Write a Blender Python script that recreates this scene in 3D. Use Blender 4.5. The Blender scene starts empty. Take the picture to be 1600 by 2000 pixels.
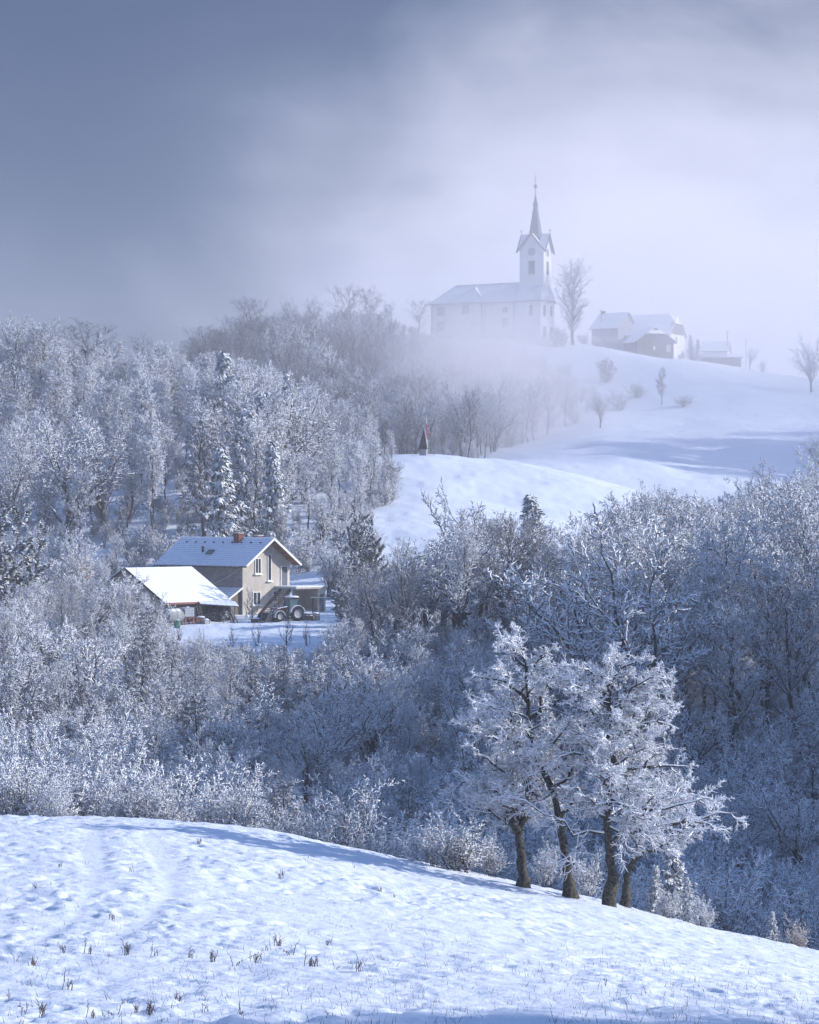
import bpy, math
import numpy as np
from mathutils import Vector, Matrix

SC = bpy.context.scene
COL = SC.collection
# ------------------------------------------------------------------ camera, world, sun, exposure
F = 5000.0                       # focal length in photograph pixels (photo 1600 x 2000)
cam_d = bpy.data.cameras.new('camera')
cam = bpy.data.objects.new('camera', cam_d); COL.objects.link(cam)
cam_d.sensor_fit = 'VERTICAL'; cam_d.sensor_height = 24.0
cam_d.lens = 24.0 * F / 2000.0
cam_d.clip_start = 0.5; cam_d.clip_end = 6000
cam.location = (0, 0, 0); cam.rotation_euler = (math.radians(90), 0, 0)
SC.camera = cam

SUN_EL, SUN_AZ = 24.0, 86.0      # degrees; azimuth clockwise from +Y (view direction)
W = bpy.data.worlds.new("World"); SC.world = W; W.use_nodes = True
wn, wl = W.node_tree.nodes, W.node_tree.links
wn.clear()
wo = wn.new('ShaderNodeOutputWorld'); bg = wn.new('ShaderNodeBackground')
bg.inputs['Strength'].default_value = 0.15
sky = wn.new('ShaderNodeTexSky'); sky.sky_type = 'NISHITA'; sky.sun_disc = False
sky.sun_elevation = math.radians(SUN_EL); sky.sun_rotation = math.radians(SUN_AZ)
sky.air_density = 1.2; sky.dust_density = 0.6; sky.ozone_density = 5.0
def wnode(t, **k):
    n = wn.new(t)
    for a, b in k.items(): setattr(n, a, b)
    return n
tc = wnode('ShaderNodeTexCoord')
mp = wnode('ShaderNodeMapping'); mp.inputs['Scale'].default_value = (1.0, 0.6, 1.7); mp.inputs['Location'].default_value = (0.61, 0.3, 0.47)
mp.inputs['Rotation'].default_value = (0, 0.45, 0)
wl.new(tc.outputs['Generated'], mp.inputs['Vector'])
nz = wnode('ShaderNodeTexNoise'); nz.inputs['Scale'].default_value = 8.5; nz.inputs['Detail'].default_value = 7; nz.inputs['Roughness'].default_value = 0.56
nz.inputs['Distortion'].default_value = 0.35
wl.new(mp.outputs[0], nz.inputs['Vector'])
# a brighter bank of cloud over the hill with the church, darker blue cloud away from it
dt = wnode('ShaderNodeVectorMath', operation='DOT_PRODUCT'); dt.inputs[1].default_value = Vector((0.085, 1, 0.02)).normalized()
wl.new(tc.outputs['Generated'], dt.inputs[0])
ac = wnode('ShaderNodeMath', operation='ARCCOSINE'); wl.new(dt.outputs['Value'], ac.inputs[0])
near = wnode('ShaderNodeMapRange', interpolation_type='SMOOTHSTEP'); near.inputs['From Min'].default_value = 0.0; near.inputs['From Max'].default_value = 0.25
near.inputs['To Min'].default_value = 0.42; near.inputs['To Max'].default_value = -0.05
wl.new(ac.outputs[0], near.inputs['Value'])
dt2 = wnode('ShaderNodeVectorMath', operation='DOT_PRODUCT'); dt2.inputs[1].default_value = Vector((-0.15, 1, 0.145)).normalized(); wl.new(tc.outputs['Generated'], dt2.inputs[0])
ac2 = wnode('ShaderNodeMath', operation='ARCCOSINE'); wl.new(dt2.outputs['Value'], ac2.inputs[0])
dark = wnode('ShaderNodeMapRange', interpolation_type='SMOOTHSTEP'); dark.inputs['From Min'].default_value = 0.0; dark.inputs['From Max'].default_value = 0.21
dark.inputs['To Min'].default_value = -0.40; dark.inputs['To Max'].default_value = 0.0; wl.new(ac2.outputs[0], dark.inputs['Value'])
ad0 = wnode('ShaderNodeMath', operation='ADD'); wl.new(dark.outputs[0], ad0.inputs[0]); wl.new(near.outputs[0], ad0.inputs[1])
ad = wnode('ShaderNodeMath', operation='ADD'); wl.new(nz.outputs['Fac'], ad.inputs[0]); wl.new(ad0.outputs[0], ad.inputs[1])
cr = wnode('ShaderNodeValToRGB'); wl.new(ad.outputs[0], cr.inputs[0])
e = cr.color_ramp.elements
e[0].position = 0.30; e[0].color = (0.016, 0.028, 0.085, 1)
e[1].position = 0.90; e[1].color = (0.50, 0.48, 0.535, 1)
m = e.new(0.52); m.color = (0.128, 0.140, 0.208, 1)
sc_ = wnode('ShaderNodeVectorMath', operation='SCALE'); sc_.inputs['Scale'].default_value = 5.6; wl.new(cr.outputs[0], sc_.inputs[0])
mix = wnode('ShaderNodeMixRGB'); sxyz = wnode('ShaderNodeSeparateXYZ'); wl.new(tc.outputs['Generated'], sxyz.inputs[0])
hi = wnode('ShaderNodeMapRange', interpolation_type='SMOOTHSTEP'); hi.inputs['From Min'].default_value = 0.2; hi.inputs['From Max'].default_value = 0.55   # open blue sky above the low cloud
hi.inputs['To Min'].default_value = 0.9; hi.inputs['To Max'].default_value = 0.12; wl.new(sxyz.outputs['Z'], hi.inputs['Value']); wl.new(hi.outputs[0], mix.inputs['Fac'])
tint = wnode('ShaderNodeMixRGB', blend_type='MULTIPLY'); tint.inputs[0].default_value = 1; tint.inputs[2].default_value = (.90, .96, 1.06, 1); wl.new(sky.outputs[0], tint.inputs[1]); wl.new(tint.outputs[0], mix.inputs[1]); wl.new(sc_.outputs[0], mix.inputs[2])
wl.new(mix.outputs[0], bg.inputs['Color']); wl.new(bg.outputs[0], wo.inputs['Surface'])

sd = bpy.data.lights.new('sun', 'SUN'); sd.energy = 3.3; sd.angle = math.radians(0.5); sd.color = (1.0, 0.965, 0.93)
sun = bpy.data.objects.new('sun', sd); COL.objects.link(sun)
a, el = math.radians(SUN_AZ), math.radians(SUN_EL)
SUNV = Vector((math.sin(a) * math.cos(el), math.cos(a) * math.cos(el), math.sin(el)))
sun.rotation_euler = SUNV.to_track_quat('Z', 'Y').to_euler(); sun.location = SUNV * 300

SC.view_settings.view_transform = 'Standard'; SC.view_settings.look = 'None'
SC.view_settings.exposure = 0.78; SC.view_settings.gamma = 1
SC.cycles.max_bounces = 6; SC.cycles.diffuse_bounces = 3; SC.cycles.glossy_bounces = 1
SC.cycles.transmission_bounces = 2; SC.cycles.transparent_max_bounces = 4; SC.cycles.volume_bounces = 3
SC.cycles.adaptive_threshold = 0.02
HAZE = 0.00030

rng = np.random.default_rng(7)
# ------------------------------------------------------------------ helpers
def link(o, parent=None):
    COL.objects.link(o)
    if parent is not None: o.parent = parent
    return o
def tag(o, label=None, cat=None, group=None, kind=None):
    if label: o['label'] = label
    if cat: o['category'] = cat
    if group: o['group'] = group
    if kind: o['kind'] = kind
    return o
def empty(name, loc=(0, 0, 0), rz=0.0, label=None, cat=None, group=None):
    o = bpy.data.objects.new(name, None); o.empty_display_size = 0.2
    o.location = loc; o.rotation_euler = (0, 0, rz); link(o)
    return tag(o, label, cat, group)

def raw_mesh(name, verts, faces, mats=(), midx=None, smooth=False):
    """verts (N,3); faces: list of (M,k) int arrays; midx: list of arrays or ints per faces entry."""
    me = bpy.data.meshes.new(name)
    verts = np.asarray(verts, dtype=np.float32)
    me.vertices.add(len(verts)); me.vertices.foreach_set('co', verts.ravel())
    fl = [np.asarray(f, dtype=np.int32) for f in faces if len(f)]
    nl = sum(f.size for f in fl); nf = sum(len(f) for f in fl)
    me.loops.add(nl); me.loops.foreach_set('vertex_index', np.concatenate([f.ravel() for f in fl]))
    me.polygons.add(nf)
    st, tot, c = [], [], 0
    for f in fl:
        k = f.shape[1]; st.append(c + np.arange(len(f)) * k); tot.append(np.full(len(f), k)); c += f.size
    me.polygons.foreach_set('loop_start', np.concatenate(st).astype(np.int32))
    try: me.polygons.foreach_set('loop_total', np.concatenate(tot).astype(np.int32))
    except Exception: pass
    for m_ in mats: me.materials.append(m_)
    if midx is not None:
        arr = np.concatenate([np.full(len(f), i, dtype=np.int32) if np.isscalar(i) else i for f, i in zip([f for f in faces if len(f)], [i for f, i in zip(faces, midx) if len(f)])])
        me.polygons.foreach_set('material_index', arr.astype(np.int32))
    if smooth: me.polygons.foreach_set('use_smooth', np.ones(nf, dtype=bool))
    me.update(calc_edges=True)
    return me

class MB:
    """collects boxes, prisms, polygons and tubes, then links them as ONE mesh object"""
    def __init__(s): s.v = []; s.f = []; s.m = []
    def add(s, vs, fs, m=0):
        b = len(s.v); s.v += [tuple(map(float, v)) for v in vs]
        for f in fs: s.f.append([b + i for i in f]); s.m.append(m)
        return s
    def box(s, x0, x1, y0, y1, z0, z1, m=0):
        v = [(x, y, z) for z in (z0, z1) for y in (y0, y1) for x in (x0, x1)]
        return s.add(v, [(0, 2, 3, 1), (4, 5, 7, 6), (0, 1, 5, 4), (2, 6, 7, 3), (0, 4, 6, 2), (1, 3, 7, 5)], m)
    def obox(s, c, ax, ay, az, m=0):
        """oriented box: centre, three half-axis vectors"""
        c = Vector(c); ax, ay, az = Vector(ax), Vector(ay), Vector(az)
        v = [c + ax * i + ay * j + az * k for k in (-1, 1) for j in (-1, 1) for i in (-1, 1)]
        return s.add(v, [(0, 2, 3, 1), (4, 5, 7, 6), (0, 1, 5, 4), (2, 6, 7, 3), (0, 4, 6, 2), (1, 3, 7, 5)], m)
    def bar(s, p, q, w, h=None, m=0):
        p, q = Vector(p), Vector(q); d = (q - p); L = d.length; d.normalize(); h = h or w
        up = Vector((0, 0, 1)) if abs(d.z) < .95 else Vector((1, 0, 0))
        sx = d.cross(up).normalized(); sy = sx.cross(d)
        return s.obox((p + q) / 2, d * L / 2, sx * w / 2, sy * h / 2, m)
    def slab(s, pts, t, m=0):
        """polygon pts thickened by t along its normal"""
        P = [Vector(p) for p in pts]; n = (P[1] - P[0]).cross(P[2] - P[0]).normalized() * t
        k = len(P); v = P + [p + n for p in P]
        fs = [tuple(range(k))[::-1], tuple(range(k, 2 * k))] + [(i, (i + 1) % k, k + (i + 1) % k, k + i) for i in range(k)]
        return s.add(v, fs, m)
    def lathe(s, c, prof, n=12, m=0, axis='z', a0=0.0, a1=2 * math.pi):
        c = Vector(c); vs = []; full = abs(a1 - a0 - 2 * math.pi) < 1e-6; k = n if full else n + 1
        for r, z in prof:
            for i in range(k):
                t = a0 + (a1 - a0) * i / n; x, y = r * math.cos(t), r * math.sin(t)
                vs.append(c + (Vector((x, y, z)) if axis == 'z' else Vector((z, x, y)) if axis == 'x' else Vector((x, z, y))))
        fs = []
        for j in range(len(prof) - 1):
            for i in range(n if full else n):
                i2 = (i + 1) % k if full else i + 1
                fs.append((j * k + i, j * k + i2, (j + 1) * k + i2, (j + 1) * k + i))
        if full:
            if prof[0][0] > 1e-4: fs.append(tuple(range(k))[::-1])
            if prof[-1][0] > 1e-4: fs.append(tuple((len(prof) - 1) * k + i for i in range(k)))
        return s.add(vs, fs, m)
    def tube(s, pts, r, n=6, m=0):
        P = [Vector(p) for p in pts]; R = r if hasattr(r, '__len__') else [r] * len(P); vs = []
        for i, p in enumerate(P):
            d = (P[min(i + 1, len(P) - 1)] - P[max(i - 1, 0)]).normalized()
            up = Vector((0, 0, 1)) if abs(d.z) < .9 else Vector((1, 0, 0))
            a_ = d.cross(up).normalized(); b_ = a_.cross(d)
            for k in range(n):
                t = 2 * math.pi * k / n; vs.append(p + (a_ * math.cos(t) + b_ * math.sin(t)) * R[i])
        fs = [(i * n + k, i * n + (k + 1) % n, (i + 1) * n + (k + 1) % n, (i + 1) * n + k) for i in range(len(P) - 1) for k in range(n)]
        fs += [tuple(range(n))[::-1], tuple((len(P) - 1) * n + k for k in range(n))]
        return s.add(vs, fs, m)
    def build(s, name, mats, parent=None, smooth=False, loc=None, rz=None):
        me = bpy.data.meshes.new(name); me.from_pydata(s.v, [], s.f)
        mats = mats if isinstance(mats, (list, tuple)) else [mats]
        for m_ in mats: me.materials.append(m_)
        me.polygons.foreach_set('material_index', s.m)
        if smooth: me.polygons.foreach_set('use_smooth', [True] * len(me.polygons))
        me.update(); o = bpy.data.objects.new(name, me); link(o, parent)
        if loc is not None: o.location = loc
        if rz is not None: o.rotation_euler = (0, 0, rz)
        return o

# ------------------------------------------------------------------ noise (numpy)
def _hash(ix, iy, seed):
    h = (ix.astype(np.int64) * 374761393 + iy.astype(np.int64) * 668265263 + seed * 1442695041) & 0xFFFFFFFF
    h = ((h ^ (h >> 13)) * 1274126177) & 0xFFFFFFFF
    return ((h ^ (h >> 16)) & 0xFFFFFF) / float(0xFFFFFF)
def vnoise(x, y, seed=0):
    ix, iy = np.floor(x), np.floor(y); fx, fy = x - ix, y - iy
    u, v = fx * fx * fx * (fx * (fx * 6 - 15) + 10), fy * fy * fy * (fy * (fy * 6 - 15) + 10)
    a, b, c, d = _hash(ix, iy, seed), _hash(ix + 1, iy, seed), _hash(ix, iy + 1, seed), _hash(ix + 1, iy + 1, seed)
    return (a * (1 - u) + b * u) * (1 - v) + (c * (1 - u) + d * u) * v - 0.5
def fbm(x, y, oct=4, seed=0, gain=.5):
    s, a = 0, 1.0
    for o in range(oct):
        ca, sa = math.cos(o * 1.1 + .5), math.sin(o * 1.1 + .5)
        s = s + a * vnoise((x * ca - y * sa) * 2 ** o + 31.7 * o, (x * sa + y * ca) * 2 ** o - 11.3 * o, seed + o); a *= gain
    return s
# ------------------------------------------------------------------ materials
def new_mat(name):
    m = bpy.data.materials.new(name); m.use_nodes = True
    nt = m.node_tree; b = nt.nodes['Principled BSDF']; b.inputs['Roughness'].default_value = 0.8
    b.inputs['Specular IOR Level'].default_value = 0.25
    return m, nt, b
def N(nt, t, **k):
    n = nt.nodes.new(t)
    for a_, b_ in k.items(): setattr(n, a_, b_)
    return n
def noise_fac(nt, scale, detail=3, coord='Object', rough=.55, stretch=None):
    tc = N(nt, 'ShaderNodeTexCoord'); n = N(nt, 'ShaderNodeTexNoise')
    n.inputs['Scale'].default_value = scale; n.inputs['Detail'].default_value = detail; n.inputs['Roughness'].default_value = rough
    src = tc.outputs[coord]
    if stretch:
        mp = N(nt, 'ShaderNodeMapping'); mp.inputs['Scale'].default_value = stretch; nt.links.new(src, mp.inputs[0]); src = mp.outputs[0]
    nt.links.new(src, n.inputs['Vector']); return n.outputs['Fac']
def ramp(nt, fac, stops):
    r = N(nt, 'ShaderNodeValToRGB'); nt.links.new(fac, r.inputs[0]); e = r.color_ramp.elements
    e[0].position, e[0].color = stops[0][0], (*stops[0][1], 1); e[1].position, e[1].color = stops[-1][0], (*stops[-1][1], 1)
    for p, c in stops[1:-1]: q = e.new(p); q.color = (*c, 1)
    return r.outputs[0]
def simple(name, c, c2=None, scale=3, rough=.8, bump=0, metal=0, stretch=None):
    m, nt, b = new_mat(name); b.inputs['Roughness'].default_value = rough; b.inputs['Metallic'].default_value = metal
    c2 = c2 or tuple(x * .75 for x in c)
    f = noise_fac(nt, scale, 4, stretch=stretch); nt.links.new(ramp(nt, f, [(.35, c2), (.65, c)]), b.inputs['Base Color'])
    if bump:
        bp = N(nt, 'ShaderNodeBump'); bp.inputs['Strength'].default_value = bump; bp.inputs['Distance'].default_value = .02
        nt.links.new(noise_fac(nt, scale * 4, 4), bp.inputs['Height']); nt.links.new(bp.outputs[0], b.inputs['Normal'])
    return m
SNOW_C = (.80, .82, .87)
def normal_up(nt):
    g = N(nt, 'ShaderNodeNewGeometry'); s = N(nt, 'ShaderNodeSeparateXYZ'); nt.links.new(g.outputs['Normal'], s.inputs[0]); return s.outputs['Z']
def snow_topped(name, under, under2, lo, hi, nscale=6, namp=.6, snow=SNOW_C, uscale=6, bump=0, rand=0.0):
    """snow lies where the surface faces up, the thing's own colour shows elsewhere"""
    m, nt, b = new_mat(name)
    z = normal_up(nt); nf = noise_fac(nt, nscale, 3)
    mul = N(nt, 'ShaderNodeMath', operation='MULTIPLY_ADD'); nt.links.new(nf, mul.inputs[0]); mul.inputs[1].default_value = namp; nt.links.new(z, mul.inputs[2])
    src = mul.outputs[0]
    if rand:
        oi = N(nt, 'ShaderNodeObjectInfo'); ma = N(nt, 'ShaderNodeMath', operation='MULTIPLY_ADD'); nt.links.new(oi.outputs['Random'], ma.inputs[0])
        ma.inputs[1].default_value = rand; nt.links.new(src, ma.inputs[2]); src = ma.outputs[0]
    mr = N(nt, 'ShaderNodeMapRange'); mr.inputs['From Min'].default_value = lo + namp * .5 + rand * .5; mr.inputs['From Max'].default_value = hi + namp * .5 + rand * .5
    nt.links.new(src, mr.inputs['Value'])
    mx = N(nt, 'ShaderNodeMixRGB'); nt.links.new(mr.outputs[0], mx.inputs[0])
    uc = ramp(nt, noise_fac(nt, uscale, 4), [(.35, under2), (.65, under)])
    nt.links.new(uc, mx.inputs[1]); mx.inputs[2].default_value = (*snow, 1)
    nt.links.new(mx.outputs[0], b.inputs['Base Color'])
    if bump:
        bp = N(nt, 'ShaderNodeBump'); bp.inputs['Strength'].default_value = bump; bp.inputs['Distance'].default_value = .03
        nt.links.new(noise_fac(nt, uscale * 3, 5), bp.inputs['Height']); nt.links.new(bp.outputs[0], b.inputs['Normal'])
    return m

def ground_material():
    m, nt, b = new_mat('snow_ground')
    f1 = noise_fac(nt, .06, 4, 'Object'); 
    nt.links.new(ramp(nt, f1, [(.3, (.66, .70, .79)), (.7, (.71, .745, .82))]), b.inputs['Base Color'])
    b.inputs['Roughness'].default_value = .7
    a_ = noise_fac(nt, 3.2, 6, 'Object', .6); c_ = noise_fac(nt, 14, 3, 'Object', .6)
    s = N(nt, 'ShaderNodeMath', operation='MULTIPLY_ADD'); nt.links.new(c_, s.inputs[0]); s.inputs[1].default_value = .3; nt.links.new(a_, s.inputs[2])
    bp = N(nt, 'ShaderNodeBump'); bp.inputs['Strength'].default_value = .8; bp.inputs['Distance'].default_value = .07
    nt.links.new(s.outputs[0], bp.inputs['Height']); nt.links.new(bp.outputs[0], b.inputs['Normal'])
    return m
M = {}
M['ground'] = ground_material()
M['snow'] = simple('snow', SNOW_C, (.76, .78, .84), 2, .7, .5)
M['bark'] = snow_topped('bark', (.06, .05, .045), (.028, .025, .026), .25, .65, 9, .7)
M['old_bark'] = snow_topped('old_bark', (.115, .105, .085), (.012, .010, .009), .58, .85, 5, .5, uscale=12, bump=1.0)
M['snow_pad'] = simple('branch_snow', (.86, .875, .91), (.80, .82, .87), 3, .7)
M['frost'] = snow_topped('frosted_twig', (.17, .17, .20), (.07, .07, .085), -.42, .35, .8, .9, snow=(.82, .84, .89), uscale=.9, rand=.5)
M['rime'] = snow_topped('rime_coated_twig', (.46, .46, .50), (.24, .24, .27), -.5, .3, .8, .9, snow=(.86, .875, .91), uscale=2)
M['hoar'] = snow_topped('hoarfrosted_twig', (.34, .34, .39), (.15, .15, .18), -.5, .35, .8, .9, snow=(.82, .84, .89), uscale=.9, rand=.4)
M['frost_thin'] = snow_topped('lightly_frosted_twig', (.13, .12, .13), (.07, .065, .07), .0, .95, .8, 1.1, snow=(.62, .64, .70), uscale=.9, rand=.4)
M['frost_warm'] = snow_topped('dry_leafed_twig', (.30, .22, .17), (.20, .14, .11), -.1, .7, .8, .9, snow=(.78, .78, .80), uscale=.9)
M['needle'] = snow_topped('snowy_needles', (.035, .05, .035), (.018, .028, .02), .05, .4, 1.6, .8, snow=(.80, .82, .87), uscale=3, rand=.3)
M['needle_green'] = snow_topped('green_needles', (.075, .085, .05), (.03, .042, .03), .25, .6, 1.6, .8, snow=(.80, .82, .87), uscale=2)
M['weed'] = simple('dry_weed', (.16, .11, .075), (.07, .05, .04), 5, .9)
# ------------------------------------------------------------------ terrain
PX = np.array([-1500, -400, 0, 200, 400, 600, 800, 1000, 1200, 1400, 1600, 2000, 3100], float)
ROWS = {   # distance: image height of the ground there, per column of the photograph
 6:   [2900]*13,
 20:  [2240, 2240, 2240, 2240, 2240, 2240, 2240, 2240, 2245, 2250, 2255, 2270, 2280],
 35:  [2005, 2005, 2005, 2005, 2006, 2008, 2010, 2014, 2020, 2026, 2034, 2050, 2060],
 50:  [1850, 1850, 1850, 1851, 1856, 1864, 1874, 1888, 1902, 1918, 1935, 1970, 2000],
 70:  [1680, 1680, 1682, 1687, 1702, 1727, 1757, 1787, 1817, 1852, 1885, 1940, 2010],
 85:  [1606, 1608, 1612, 1618, 1635, 1665, 1700, 1734, 1770, 1812, 1850, 1925, 2020],
 96:  [1576, 1578, 1582, 1588, 1602, 1636, 1679, 1716, 1765, 1822, 1866, 1940, 2030],
 110: [1596, 1600, 1606, 1614, 1645, 1692, 1745, 1792, 1836, 1876, 1912, 1970, 2030],
 130: [1640, 1645, 1652, 1662, 1700, 1742, 1784, 1822, 1854, 1876, 1888, 1900, 1900],
 160: [1600, 1600, 1610, 1620, 1645, 1675, 1705, 1728, 1742, 1735, 1715, 1680, 1640],
 200: [1440, 1440, 1450, 1460, 1470, 1482, 1500, 1512, 1510, 1490, 1460, 1400, 1300],
 240: [1310, 1315, 1322, 1322, 1312, 1302, 1306, 1316, 1316, 1295, 1255, 1190, 1100],
 262: [1250, 1252, 1256, 1255, 1242, 1238, 1242, 1250, 1245, 1220, 1180, 1110, 1010],
 274: [1228, 1230, 1234, 1228, 1215, 1212, 1218, 1224, 1215, 1190, 1150, 1080, 980],
 286: [1205, 1207, 1210, 1205, 1196, 1192, 1196, 1198, 1186, 1160, 1120, 1050, 960],
 310: [1160, 1160, 1164, 1160, 1158, 1150, 1140, 1136, 1126, 1105, 1070, 1010, 930],
 340: [1100, 1090, 1085, 1070, 1062, 1052, 1044, 1052, 1066, 1060, 1030, 980, 910],
 370: [1040, 1020, 1005, 990, 980, 975, 958, 982, 1006, 1012, 1000, 960, 900],
 400: [980, 960, 935, 912, 900, 896, 881, 901, 948, 984, 985, 950, 895],
 425: [930, 905, 880, 868, 872, 886, 900, 926, 968, 995, 985, 945, 890],
 450: [880, 855, 835, 835, 848, 876, 905, 902, 920, 945, 960, 935, 880],
 480: [835, 815, 792, 802, 815, 858, 890, 886, 868, 895, 905, 905, 860],
 510: [790, 775, 770, 790, 782, 812, 850, 860, 838, 838, 850, 850, 820],
 540: [760, 750, 765, 790, 750, 755, 782, 802, 800, 795, 800, 800, 780],
 570: [750, 745, 770, 790, 728, 695, 700, 705, 725, 742, 768, 775, 770],
 595: [755, 750, 775, 790, 722, 675, 657, 657, 682, 714, 742, 765, 770],
 620: [760, 760, 780, 795, 725, 678, 660, 659, 685, 717, 745, 770, 780],
 660: [780, 780, 795, 805, 750, 715, 695, 693, 707, 732, 756, 785, 800],
 760: [850, 850, 855, 855, 845, 835, 820, 815, 815, 825, 840, 860, 870],
 1000:[920, 920, 920, 920, 920, 915, 910, 905, 900, 900, 905, 915, 920],
 1400:[940]*13,
}
def pchip(x, Y, xi):
    """monotone cubic along axis 0 of Y"""
    x = np.asarray(x, float); h = np.diff(x)[:, None]; d = np.diff(Y, axis=0) / h
    mm = np.zeros_like(Y); w1 = 2 * h[1:] + h[:-1]; w2 = h[1:] + 2 * h[:-1]
    ok = (d[1:] * d[:-1]) > 0
    with np.errstate(divide='ignore', invalid='ignore'):
        mm[1:-1] = np.where(ok, (w1 + w2) / (w1 / d[:-1] + w2 / d[1:]), 0)
    mm[0] = d[0]; mm[-1] = d[-1]
    xi = np.clip(xi, x[0], x[-1]); i = np.clip(np.searchsorted(x, xi) - 1, 0, len(x) - 2)
    t = ((xi - x[i]) / (x[i + 1] - x[i]))[:, None]; hh = (x[i + 1] - x[i])[:, None]
    return (2*t**3-3*t**2+1)*Y[i] + (t**3-2*t**2+t)*hh*mm[i] + (-2*t**3+3*t**2)*Y[i+1] + (t**3-t**2)*hh*mm[i+1]
_d = np.array(sorted(ROWS), float)
_Z = np.array([[(1000 - v) / F * k for v in ROWS[k]] for k in sorted(ROWS)])
GR = np.geomspace(6, 1400, 900); GP = np.linspace(-1500, 3100, 461)
_T = pchip(_d, _Z, GR); GRID = pchip(PX, _T.T, GP).T            # (900, 461)
k_ = np.ones(5) / 5
_p = np.pad(GRID, ((0, 0), (2, 2)), mode='edge'); GRID = sum(_p[:, i:i + 461] for i in range(5)) / 5
_p = np.pad(GRID, ((3, 3), (0, 0)), mode='edge'); GRID = sum(_p[i:i + 900] for i in range(7)) / 7
def sstep(a, b, x):
    t = np.clip((x - a) / (b - a), 0, 1); return t * t * (3 - 2 * t)
def H(x, y, micro=False):
    x = np.asarray(x, float); y = np.asarray(y, float)
    r = np.hypot(x, y); ang = np.arctan2(x, y)
    px = 800 + F * np.tan(np.clip(ang, -.43, .43))
    gi = np.clip((np.log(np.maximum(r, 6)) - math.log(6)) / (math.log(1400) - math.log(6)) * 899, 0, 898.999)
    gj = np.clip((px + 1500) / 4600 * 460, 0, 459.999)
    i, j = gi.astype(int), gj.astype(int); a_, b_ = gi - i, gj - j
    z = (GRID[i, j] * (1 - a_) + GRID[i + 1, j] * a_) * (1 - b_) + (GRID[i, j + 1] * (1 - a_) + GRID[i + 1, j + 1] * a_) * b_
    # ground behind and beside the camera: the hill the camera stands on
    back = sstep(.5, 1.6, np.abs(ang)); z = z * (1 - back) + (-2.2 - .02 * r) * back
    # unseen ridge east of the valley, added and shaped to keep it in shade
    ex = (x - 150) / 42.0; cy = 190 + (x - 150) * .07; ey = (y - cy) / 83.0
    hill = (54 - 36 * sstep(185, 240, y)) * np.exp(-np.abs(ex) ** 2.6) * np.exp(-np.abs(ey) ** 12)
    z = z + hill * sstep(62, 92, x)
    # second unseen rise, added nearer the camera to darken the nearest strip of field
    z = z + 30 * np.exp(-((x - 60) / 17.0) ** 2) * np.exp(-np.abs((y - 22) / 24.0) ** 3)
    z = z + 33 * np.exp(-((x - 138) / 20.0) ** 2) * np.exp(-np.abs((y - 482) / 26.0) ** 3)  # third unseen rise, added to throw shade across the far field
    # big gentle undulation
    z = z + fbm(x / 23, y / 23, 3, 5) * np.clip(r / 400, 0, 1) * 1.0
    if micro:
        near = 1 - sstep(100, 150, r)
        pxx = px
        # smoothed wheel tracks curving up the field
        tr = 0
        for pts in (((190, 1600), (178, 1660), (188, 1720), (150, 1790), (60, 1850)), ((285, 1625), (325, 1680), (330, 1740), (290, 1790), (210, 1850))):
            yy = np.array([p[1] for p in pts], float); xx = np.array([p[0] for p in pts], float)
            yi = 1000 - z / np.maximum(y, 1) * F
            cx = np.interp(yi, yy, xx, left=-9999, right=-9999)
            wdt = 24.0
            tr = np.maximum(tr, np.exp(-((pxx - cx) / wdt) ** 2) * sstep(90, 70, r) + np.exp(-((pxx - cx) / wdt) ** 2) * (r >= 70) * sstep(100, 90, r))
        tr = np.clip(tr, 0, 1)
        wx = x + fbm(x / 1.3, y / 1.3, 2, 40) * .5; wy = y + fbm(x / 1.3, y / 1.3, 2, 60) * .5
        t1 = vnoise(wx / .46, wy / .7, 11); t1 = np.where(t1 > 0, t1 * 1.0, t1 * 1.9)
        t2 = fbm(wx / .33, wy / .38, 2, 21)
        cl = .45 + .9 * np.clip(fbm(x / 5, y / 5, 2, 77) + .5, 0, 1)
        z = z + near * ((.062 * t1 + .075 * t2) * cl * (1 - .85 * tr) - .04 * tr + .12 * fbm(x / 3.6, y / 5.2, 2, 15))
        far = sstep(300, 330, r)
        z = z + far * (.10 * vnoise(x / 1.1, y / 1.6, 33) + .30 * fbm(x / 6, y / 6, 3, 51))
        mid = sstep(120, 150, r) * (1 - far); z = z + mid * (.12 * vnoise(x / .8, y / .8, 34) + .2 * fbm(x / 4, y / 4, 2, 52))
        # tractor lines round the far hill
        fl = sstep(480, 520, r) * sstep(1050, 1250, px); z = z + fl * .10 * np.sin((r + 8 * fbm(x / 30, y / 30, 2, 9)) * 2 * math.pi / 3.4)
    return z
def hz(x, y): return float(H(np.array([x]), np.array([y]))[0])
def at(px, d, dz=0.0):
    """ground point seen in column px of the photograph at depth d"""
    x = (px - 800) / F * d; return Vector((x, d, hz(x, d) + dz))
def sc_px(d): return F / d

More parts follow.
